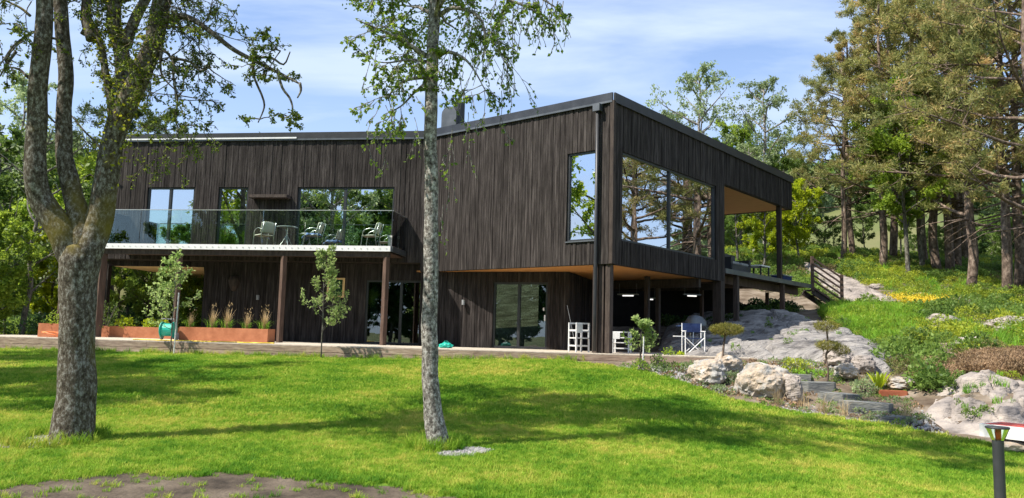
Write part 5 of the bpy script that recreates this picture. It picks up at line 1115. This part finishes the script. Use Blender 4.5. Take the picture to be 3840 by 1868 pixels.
for a in [(700,65,9.9,.8,3),(760,100,9.8,.9,4),(680,110,9.9,.7,4),(655,290,9.9,.7,5),(670,370,9.9,.6,5),(640,215,10,.8,4),(720,240,9.9,.6,4),(780,260,9.8,.5,3),(665,480,9.9,.5,4),(1000,240,9.5,.35,2),(1050,190,9.4,.35,4),(930,150,9.5,.3,3),(1085,300,9.4,.3,2),(1085,430,9.4,.3,2),(980,450,9.5,.25,2),(20,230,9.7,.4,4),(40,100,9.8,.5,3),(10,260,10,.4,2),
          (560,200,10.2,.6,4),(600,0,10.2,.8,5),(640,-40,10.1,.9,6),(700,0,9.9,.8,5),(300,0,10.4,.6,5),(450,30,10.5,.6,5),(120,0,9.9,.6,4),(800,-30,9.8,.7,5)]: twig(*a)
for k in range(20):
    q = rnd.choice((sC, sE, sD, sB)); i = rnd.randrange(4, len(q[0])-3); p = q[0][i]
    if p.z < 3.2: continue
    c = dict(cT, leaves=12, ratio=.5); ft.branch(p, Vector((rnd.gauss(0,1), rnd.gauss(0,.8)-.2, rnd.gauss(0,.5))), rnd.uniform(.2,.5), .008, 1, c)
for px, py, n_ in ((520,560,5),(600,600,5),(690,590,5),(770,610,5),(640,660,4),(560,680,4),(790,540,4),(720,520,4)):
    for j in range(n_): ft.branch(T(px+rnd.gauss(0,30), py-60+rnd.gauss(0,25), 10+rnd.gauss(0,.2)), Vector((rnd.gauss(0,.6), rnd.gauss(0,.4), -.6)), rnd.uniform(.15,.3), .004, 1, dict(cT, leaves=6))
# upper crown above the frame: casts the dappled shade on the lawn
cU = dict(max=3, wob=.25, trop=(.2,.1,0,-.1), k=(5,4,3,3), kids=(4,4,3), start=.25, ratio=.58, ang=.75, leaves=9, spread=.22, rmin=.01)
for q, n in ((sA,7),(sB,6),(sC,8),(sE,6)):
    P_ = q[0]; top = P_[-1]
    for k in range(n): i = len(P_)-1-rnd.randrange(0, 9); ft.branch(P_[i], Vector((rnd.gauss(0,1), rnd.gauss(0,1), .55)), rnd.uniform(1.4,2.4), .05, 0, cU)
def canopy(stems, n, spread, up, seed):
    rnd.seed(seed); t2 = Tree(); c = dict(cU, leaves=16, spread=.30)
    for q in stems:
        tip = q[0][-1]; d = Vector((rnd.gauss(0,.15), rnd.gauss(0,.15), 1)); pts = [tip]
        for k in range(5): d = (d + rv()*.14).normalized(); pts.append(pts[-1] + d*up/5)
        t2.mb.tube(pts, [max(.012, q[1][-1]*(1-k*.17)) for k in range(6)], 7)
        for k in range(n): i = rnd.randrange(0, 5); t2.branch(pts[i].lerp(pts[i+1], rnd.random()), Vector((rnd.gauss(0,1), rnd.gauss(0,1), .35)), spread*rnd.uniform(.7,1.2), .03, 0, c)
    return t2
cv = canopy((sA, sB, sC, sE), 6, 2.3, 3.6, 77)
root = ft.build('forked_tree', (0,0,0), M_BARKL, M_LEAFA, .036, 'thick multi-stemmed tree with mossy lichened bark dominating the left foreground', 'tree', aspect=.6)
cv.mb.build('upper_limb', M_BARKL, root, smooth=True); link('upper_crown', leaf_mesh('canopy', [tuple(v) for v in cv.lv], .11, M_LEAFA, .6, D=np.array([tuple(v) for v in cv.ld])), None, root)
# ivy-like young leaves on the forked stems
iv = []; 
for k in range(1900):
    q = rnd.choice((sC, sC, sE, sD)); i = rnd.randrange(int(len(q[0])*.35), int(len(q[0])*.8)); p = q[0][i]; iv.append(tuple(p + rv()*(q[1][i] + abs(rnd.gauss(0,.10)))))
link('stem_leaves', leaf_mesh('ivy', iv, .05, M_LEAFY, .7), None, root)
# ------------------------------------------------------------------ foreground birch
rnd.seed(33); bt_ = Tree(); ft2 = ft; ft = bt_
sT = stem([(1645,1700,10.1),(1638,1640,10.1),(1620,1500,10.1),(1612,1300,10.1),(1612,1100,10.1),(1618,900,10.1),(1618,700,10.1),(1615,500,10.1),(1618,300,10.1),(1625,120,10.1),(1628,0,10.1),(1632,-200,10.1),(1640,-600,10.1)], [102,82,66,60,58,55,52,50,48,46,43,36,10], 18)
cB = dict(max=2, wob=.22, trop=(-.15,-.5,-1.1), k=(5,4,3), kids=(5,3), start=.2, ratio=.52, ang=.7, leaves=4, spread=.025, rmin=.0020, ldir=Vector((0,0,-.8)))
def limb(pts, ws):
    P_, R_ = stem(pts, ws, 6, 4); 
    for k in range(int(len(P_)*.58)):
        i = rnd.randrange(2, len(P_)); d = Vector((rnd.gauss(0,.8), rnd.gauss(0,.6), rnd.gauss(-.1,.5))); bt_.branch(P_[i], d, rnd.uniform(.25,.5), .007, 0, cB)
limb([(1600,210,10.1),(1540,170,10),(1470,130,9.9),(1400,100,9.8),(1340,75,9.7)], [22,17,12,8,4])
limb([(1600,210,10.1),(1560,190,10.2),(1500,120,10.3),(1440,140,10.3),(1370,110,10.3)], [16,12,9,6,3])
limb([(1600,290,10.1),(1530,300,10),(1480,330,9.9),(1450,370,9.8)], [16,12,8,4])
limb([(1600,230,10.1),(1530,225,10),(1460,235,9.9),(1400,230,9.8)], [13,9,6,3])
limb([(1600,310,10.1),(1550,350,10),(1500,400,10),(1440,430,10)], [13,9,6,3])
limb([(1635,215,10.1),(1680,195,10),(1740,220,9.9),(1790,280,9.8),(1830,360,9.7)], [20,15,11,7,4])
limb([(1640,60,10.1),(1700,30,10),(1790,60,9.8),(1820,150,9.7),(1810,230,9.7)], [22,17,13,9,5])
limb([(1640,-60,10.1),(1740,-60,10),(1860,-20,9.8),(1960,20,9.7),(2040,60,9.6)], [24,18,13,9,4])
limb([(1640,-120,10.1),(1760,-120,10),(1900,-70,9.8),(2020,-10,9.7),(2110,40,9.6)], [22,16,12,8,4])
limb([(1600,-80,10.1),(1520,-60,10),(1420,-20,9.9),(1380,40,9.8)], [18,13,9,5])
for k in range(30):
    px = rnd.uniform(1350,1900); py = rnd.uniform(150,480); 
    if 1580 < px < 1660: continue
    bt_.branch(T(px, py, 10+rnd.uniform(-.4,.4)), Vector((rnd.gauss(0,.4), rnd.gauss(0,.4), -.8)), rnd.uniform(.3,.5), .005, 1, cB)
for px in (1380,1450,1560,1690,1760):
    bt_.branch(T(px, 500+rnd.uniform(-20,60), 10), Vector((0,0,-1)), .4, .005, 1, cB)
for k in range(9):
    px = 1650 + rnd.uniform(0,50); py = 480 + k*48
    bt_.branch(T(px, py, 10), Vector((0,0,-1)), .3, .005, 2, cB)
for px, py in ((1750,30),(1830,60),(1880,10),(1930,40),(1980,20),(2040,20),(2090,30),(1800,120),(1850,180),(1900,240)):
    for j in range(5): bt_.branch(T(px+rnd.gauss(0,22), py-25, 9.8), Vector((rnd.gauss(0,.35), rnd.gauss(0,.3), -1)), rnd.uniform(.35,.85), .006, 1, cB)
cU2 = dict(cU, trop=(.1,-.2,-.6,-.9), kids=(5,4,3), leaves=9)
for k in range(20): i = len(sT[0])-1-rnd.randrange(0, 14); bt_.branch(sT[0][i], Vector((rnd.gauss(0,1), rnd.gauss(0,1), .4)), rnd.uniform(1.3,2.2), .035, 0, cU2)
cv = canopy((sT,), 11, 2.2, 4.0, 78)
broot = bt_.build('birch_tree', (0,0,0), M_BARKB, M_LEAFB, .05, 'slender birch with speckled grey bark standing in the middle of the lawn', 'tree', aspect=.75)
cv.mb.build('upper_limb', M_BARKB, broot, smooth=True); link('upper_crown', leaf_mesh('canopy', [tuple(v) for v in cv.lv], .11, M_LEAFB, .6, D=np.array([tuple(v) for v in cv.ld])), None, broot)
ft = ft2
rnd.seed(99)
# ------------------------------------------------------------------ background trees
pA_ = pine_proto(14, 1, 1.25).build('pine_tree', (0,0,0), M_BARKP, M_PINE, .17, 'x', 'tree', aspect=.22)
pB_ = pine_proto(14, 2, 1.15, crown0=.22, wid=.36).build('pine_tree', (0,0,0), M_BARKP, M_PINE, .17, 'x', 'tree', aspect=.22)
pC_ = pine_proto(14, 5, 1.05, crown0=.33, wid=.29).build('pine_tree', (0,0,0), M_BARKP, M_PINE, .17, 'x', 'tree', aspect=.22)
pG_ = pine_proto(11, 8, 1.1, mat=M_PINEG, crown0=.25, wid=.34).build('pine_tree', (0,0,0), M_BARKP, M_PINEG, .17, 'x', 'tree', aspect=.22)
used = {}
def pine(proto, px, py, D, h, label, rz=0, ph=14, group='pines on the slope to the right'):
    q = T(px, py, D); z = gz(q.x, q.y); z = z if D < 60 else hillz(q.x, q.y); first = proto.name not in used; used[proto.name] = 1
    return place(proto, (q.x, q.y, z-.1), h/ph, rz, label, group, first=first)
PN = [(pA_,3170,960,45,12.6,'leftmost pine of the slope, its thin trunk nearest the wooden stair',.4), (pC_,3203,960,46.5,13.6,'thin-trunked pine just right of the leftmost one',2.2), (pB_,3318,990,44,16.0,'pine with a pale trunk standing alone right of the thin pair',1.0),
      (pC_,3345,985,48,17.5,'darker pine trunk close behind the pale lone pine',4.0), (pA_,3455,1000,46,19,'pine left of the white birch stem in the slope wood',3.2), (pB_,3500,1010,44,18.5,'straight pine immediately right of the white birch stem',5.0),
      (pC_,3565,1008,43,18,'left pine of the close trio with reddish trunks',.2), (pA_,3590,1008,44.5,19,'middle pine of the close trio with reddish trunks',1.7), (pC_,3620,1000,49,21,'right pine of the close trio, further back',2.9),
      (pB_,3655,1040,38,17,'thick dark-trunked pine between the trio and the right edge',2.0), (pA_,3782,1050,36,17,'thickest pine near the right edge with spreading low limbs',5.5), (pB_,3832,1045,38,19,'pine at the right edge beside the thickest one',.9), 
      (pB_,3900,1080,32,17.5,'pine mostly outside the right edge with brown-tipped boughs reaching in',3.7), (pA_,4000,1100,34,20,'pine outside the right edge whose crown shows at the upper right corner',2.5)]
for a in PN: pine(*a)
for x_, y_, h_, p_, lb in ((24.5,29.5,15,pB_,'near pine just outside the right edge, mirrored in the corner window'),(29,31,16,pA_,'second pine outside the right edge, mirrored in the corner window'),(33,36,17,pB_,'rear pine outside the right edge, mirrored in the corner window'),(41,40,18,pA_,'furthest pine outside the frame, mirrored in the corner window')):
    place(p_, (x_, y_, gz(x_, y_)-.1), h_/14, x_, lb, 'pines outside the right edge')
pine(pG_, 430, 1150, 40, 12.5, 'olive pine rising behind the left wing, seen between the forked stems', .5, 11, 'pines behind the house')
pine(pG_, 560, 1150, 44, 11.3, 'smaller pine behind the left end of the roof', 2.5, 11, 'pines behind the house')
pine(pG_, 3020, 1000, 52, 5.5, 'dark green pine beyond the terrace under the leftmost slope pine', 1.5, 11, 'pines behind the house')
dA = dec_proto(9, 11, leaves=34).build('leafy_tree', (0,0,0), M_BARKG, M_DEC1, .15, 'x', 'tree'); dB = dec_proto(9, 12, w=.4, nb=20, leaves=32).build('leafy_tree', (0,0,0), M_BARKG, M_DEC2, .17, 'x', 'tree')
dC = dec_proto(9, 13, w=.3, leaves=13, trop=(.1,-.3,-.8), droop=True).build('birch_tree', (0,0,0), M_BARKB, M_DEC3, .13, 'x', 'tree'); dD = dec_proto(6, 14, w=.42, nb=20, c0=.12).build('leafy_bush', (0,0,0), M_BARKG, M_DEC1, .17, 'x', 'bush')
dE = dec_proto(7, 15, w=.4, nb=18, c0=.15).build('lime_maple', (0,0,0), M_BARKG, M_MAPLE, .20, 'x', 'tree'); dF = dec_proto(8, 16, w=.36, nb=24, c0=.06, leaves=34).build('dark_hedge_tree', (0,0,0), M_BARKG, M_DARKG, .20, 'x', 'tree')
dG = dec_proto(7, 17, w=.36, leaves=5, kids=(5,4), spread=.12, nb=14).build('thin_tree', (0,0,0), M_BARKG, M_DEC3, .14, 'x', 'tree')
def dec(proto, px, py, D, h, ph, label, group, rz=0, zoff=-.1, z=None):
    q = T(px, py, D); zz0 = gz(q.x, q.y) if math.hypot(q.x, q.y) < 58 else hillz(q.x, q.y); first = proto.name not in used; used[proto.name] = 1
    return place(proto, (q.x, q.y, (zz0 if z is None else z)+zoff), h/ph, rz, label, group, first=first)
GL = 'trees and bushes left of the house'
dec(dC, 30, 1200, 42, 13, 9, 'pale grey-green tree with airy top at the far left edge', GL, .3)
dec(dB, 120, 1200, 46, 9.5, 9, 'mid green tree behind the left edge of the lawn', GL, 1.3)
dec(dD, 150, 1230, 33, 5.6, 6, 'bright yellow-green bush seen left of the thick trunk', GL, 2.0)
dec(dA, 60, 1230, 36, 7.2, 9, 'fresh green tree at the left edge behind the bushes', GL, 2.8)
dec(dB, 20, 1240, 28, 4.0, 9, 'mid green leafy bush at the left edge near the deck', GL, .8)
dec(dE, 215, 1230, 30, 4.6, 7, 'lime green bush directly behind the thick trunk', GL, 3.5)
dec(dD, 260, 1200, 40, 8.0, 6, 'yellow-green tree between the forked stems', GL, 4.5)
dec(dA, 390, 1200, 42, 8.6, 9, 'green tree right of the forked stems behind the house end', GL, 5.1)
dec(dG, 60, 1240, 27, 7.5, 7, 'thin bare-twigged tree in front of the left bushes', GL, 1.1)
dec(dB, -40, 1240, 34, 8.5, 9, 'broad green tree cut by the left edge', GL, .1)
dec(dD, -60, 1245, 26, 4, 6, 'leafy bush outside the left edge near the deck', GL, 2.1)
GP = 'greenery seen through the covered passage'
dec(dB, 480, 1240, 36, 6.0, 8, 'dark hedge tree seen through the covered passage, left side', GP, .6); dec(dF, 600, 1240, 35, 6.2, 8, 'dark hedge tree seen through the covered passage, right side', GP, 1.9)
dec(dA, 440, 1240, 31, 4.4, 9, 'sunlit green tree at the left of the covered passage', GP, 1.9); dec(dD, 730, 1240, 31.5, 2.6, 6, 'green bush beside the passage wall behind the post', GP, .2)
dec(dF, 700, 1240, 40, 6.2, 8, 'dark tree behind the right end of the covered passage', GP, 3.3)
dec(dB, 545, 1240, 31.5, 4.2, 9, 'rounded green tree in the middle of the covered passage view', GP, 4.0); dec(dB, 640, 1240, 33, 3.8, 9, 'green shrub right of the hose reel beyond the passage', GP, 5.0)
GB = 'trees rising behind the flat roof'
dec(dC, 2620, 1000, 52, 12.8, 9, 'airy light birch rising tallest above the right roof slope', GB, .2); dec(dC, 2500, 1000, 54, 10.5, 9, 'small airy birch left of the tallest one above the roof', GB, 1.9)
dec(dC, 2870, 1000, 50, 11.6, 9, 'drooping birch above the end of the roof', GB, 3.1); dec(dA, 2780, 1000, 56, 10.6, 9, 'green tree between the birches above the roof', GB, .9); dec(dC, 2960, 1000, 55, 10.2, 9, 'pale birch between the roof end and the leftmost slope pine', GB, 5.0)
dec(dB, 2700, 1000, 60, 10.0, 9, 'mid green tree low behind the roof slope', GB, 2.9)
dec(dG, 900, 1100, 42, 9.7, 7, 'bare twiggy treetop just above the left roof', GB, .5); dec(dG, 985, 1100, 43, 9.8, 7, 'second bare twiggy treetop above the left roof', GB, 2.3)
GM = 'trees beyond the terrace'
dec(dE, 2850, 1000, 42, 5.0, 7, 'lime green maple behind the terrace furniture', GM, .4); dec(dE, 3000, 1000, 44, 4.7, 7, 'lime green maple right of the upper terrace post', GM, 2.4); dec(dB, 2760, 1000, 44, 5.5, 9, 'mid green tree beside the house corner behind the terrace', GM, 1.4)
dec(dC, 2825, 1000, 47, 7, 9, 'white-stemmed birch behind the terrace', GM, 4.4); dec(dB, 2920, 1000, 50, 6, 9, 'mid green tree filling the view under the roof overhang', GM, 3)
GS = 'green trees among the slope pines'
dec(dA, 3400, 1000, 42, 9.5, 9, 'bright green tree standing in front of the slope pines', GS, .7); dec(dA, 3470, 1005, 44, 11, 9, 'birch with bright green leaves and a white stem among the pines', GS, 2.2)
dec(dB, 3240, 985, 52, 3.4, 9, 'rounded green tree behind the thin pair of pines', GS, 1.2); dec(dB, 3090, 960, 54, 4, 9, 'green tree above the wooden stair', GS, 2.6); dec(dA, 3380, 990, 50, 4.5, 9, 'light green bush at the foot of the lone pine', GS, 4.0)
k = 0
for px, D, h in ((3560,52,3.2),(3640,55,3.6),(3720,58,4),(3800,54,4.2),(3880,50,4),(3500,57,3.4),(3440,58,3),(3600,60,4.2),(3700,62,4.4),(3820,60,4.5)):
    q = T(px, 990, D); o = dec(dF if k % 3 == 1 else dB, px, 990, D, h, 8.5, ['dark','mid green'][(k+1) % 2] + ' undergrowth tree below the slope pines, ' + ['behind the reddish trio','right of the trio','behind the thick dark trunk','left of the thickest pine','at the right edge','behind the white birch stem','left of the white birch stem','far back behind the trio','far back between the thick trunks','far back at the right edge'][k], 'undergrowth trees under the pines', k*1.3); k += 1
# woods on the far hills
hp = []; 
for k in range(5200):
    a = rad(rnd.uniform(-48, 48)); r_ = rnd.uniform(66, 300); x_, y_ = r_*math.sin(a), r_*math.cos(a); nn = noise.fractal((x_*.018, y_*.018, 2), .9, 2, 3)
    if (a < .25 and nn > -.55) or (a >= .25 and nn > .12): hp.append((x_, y_, hillz(x_, y_)-.5))
cl1 = shrub_mesh('far1', 420, 2.6, 5.2, .75, M_DEC2, .7, .2); cl2 = shrub_mesh('far2', 420, 2.4, 4.6, .7, M_DEC3, .7, .2); cl3 = shrub_mesh('far3', 420, 1.9, 6.5, .7, M_PINEG, .6, .2)
scatter('far_woods', [cl1, cl2, cl3], np.array(hp), .7, 1.4, 'mixed woods covering the far hills', 'woods', tilt=.04)
# the wooded surroundings behind the camera, seen in the window glass
GK = 'trees behind the viewpoint mirrored in the windows'
k = 0
for x_, y_, h, pr, ph in ((-24,-34,15,pA_,14),(-15,-38,13,dB,9),(-6,-36,17,pC_,14),(2,-40,12,dA,9),(9,-35,15,pB_,14),(16,-37,13,dB,9),(-33,-28,14,dA,9),(-42,-20,15,pB_,14),(25,-32,16,pA_,14),(-50,-8,14,dB,9),(-11,-33,10,dF,8),(6,-42,16,dF,8),(-20,-44,17,dF,8),(13,-46,15,dF,8)):
    c = place(pr, (x_, y_, -.1), h/ph, k*1.1, 'tall tree behind the viewpoint mirrored in the house windows', GK); k += 1
for i in range(20):
    x_ = -52 + i*4.1; k += 1; place(dF, (x_, -31 - 3*math.sin(i*1.7), -.1), (7.5 + 2.2*math.sin(i*2.3))/8, i*1.3, 'dark green tree in the hedge line behind the viewpoint', 'hedge line behind the viewpoint')
for i, (x_, h) in enumerate(((-56,13),(-50,15),(-45,17),(-40,16),(-35.5,17.5),(-31,16),(-27,17))):
    place(dF if i % 2 else dB, (x_, -29 - i % 3, -.1), h/(8 if i % 2 else 9), i*2.1, 'tall dense tree far behind the viewpoint, mirrored darkly in the balcony doors', 'tall trees mirrored in the balcony doors')
for x_, y_, h, pr, ph, lab in ((-14.5,10.5,13,dC,9,'nearer airy birch left of the view, shading the lawn'),(-18.5,13.5,15,dA,9,'leafy tree left of the view, shading the lawn'),(-21,9.0,15,dC,9,'further airy birch left of the view, shading the lawn')):
    place(pr, (x_, y_, -.1), h/ph, x_, lab, 'shade trees left of the view')
# hut roof in the left bushes
q = T(85, 850, 60); hu = empty('small_hut', (q.x, q.y, hillz(q.x, q.y)), 'orange-roofed hut almost hidden among the trees at the far left', 'hut'); zr_ = q.z - hillz(q.x, q.y) + .4
MB().box((0,0,zr_/2-.6), (2.0,1.6,zr_/2-.6)).build('wall', M_PLYL, hu)
rf = MB(); rf.V = [Vector(v) for v in ((-2.4,-2,zr_-1.3),(2.4,-2,zr_-1.3),(2.4,2,zr_-1.3),(-2.4,2,zr_-1.3),(-2.4,0,zr_),(2.4,0,zr_))]; rf.F = [(0,1,5,4),(2,3,4,5),(0,4,3),(1,2,5),(0,3,2,1)]; rf.build('roof', M_TERRA, hu)
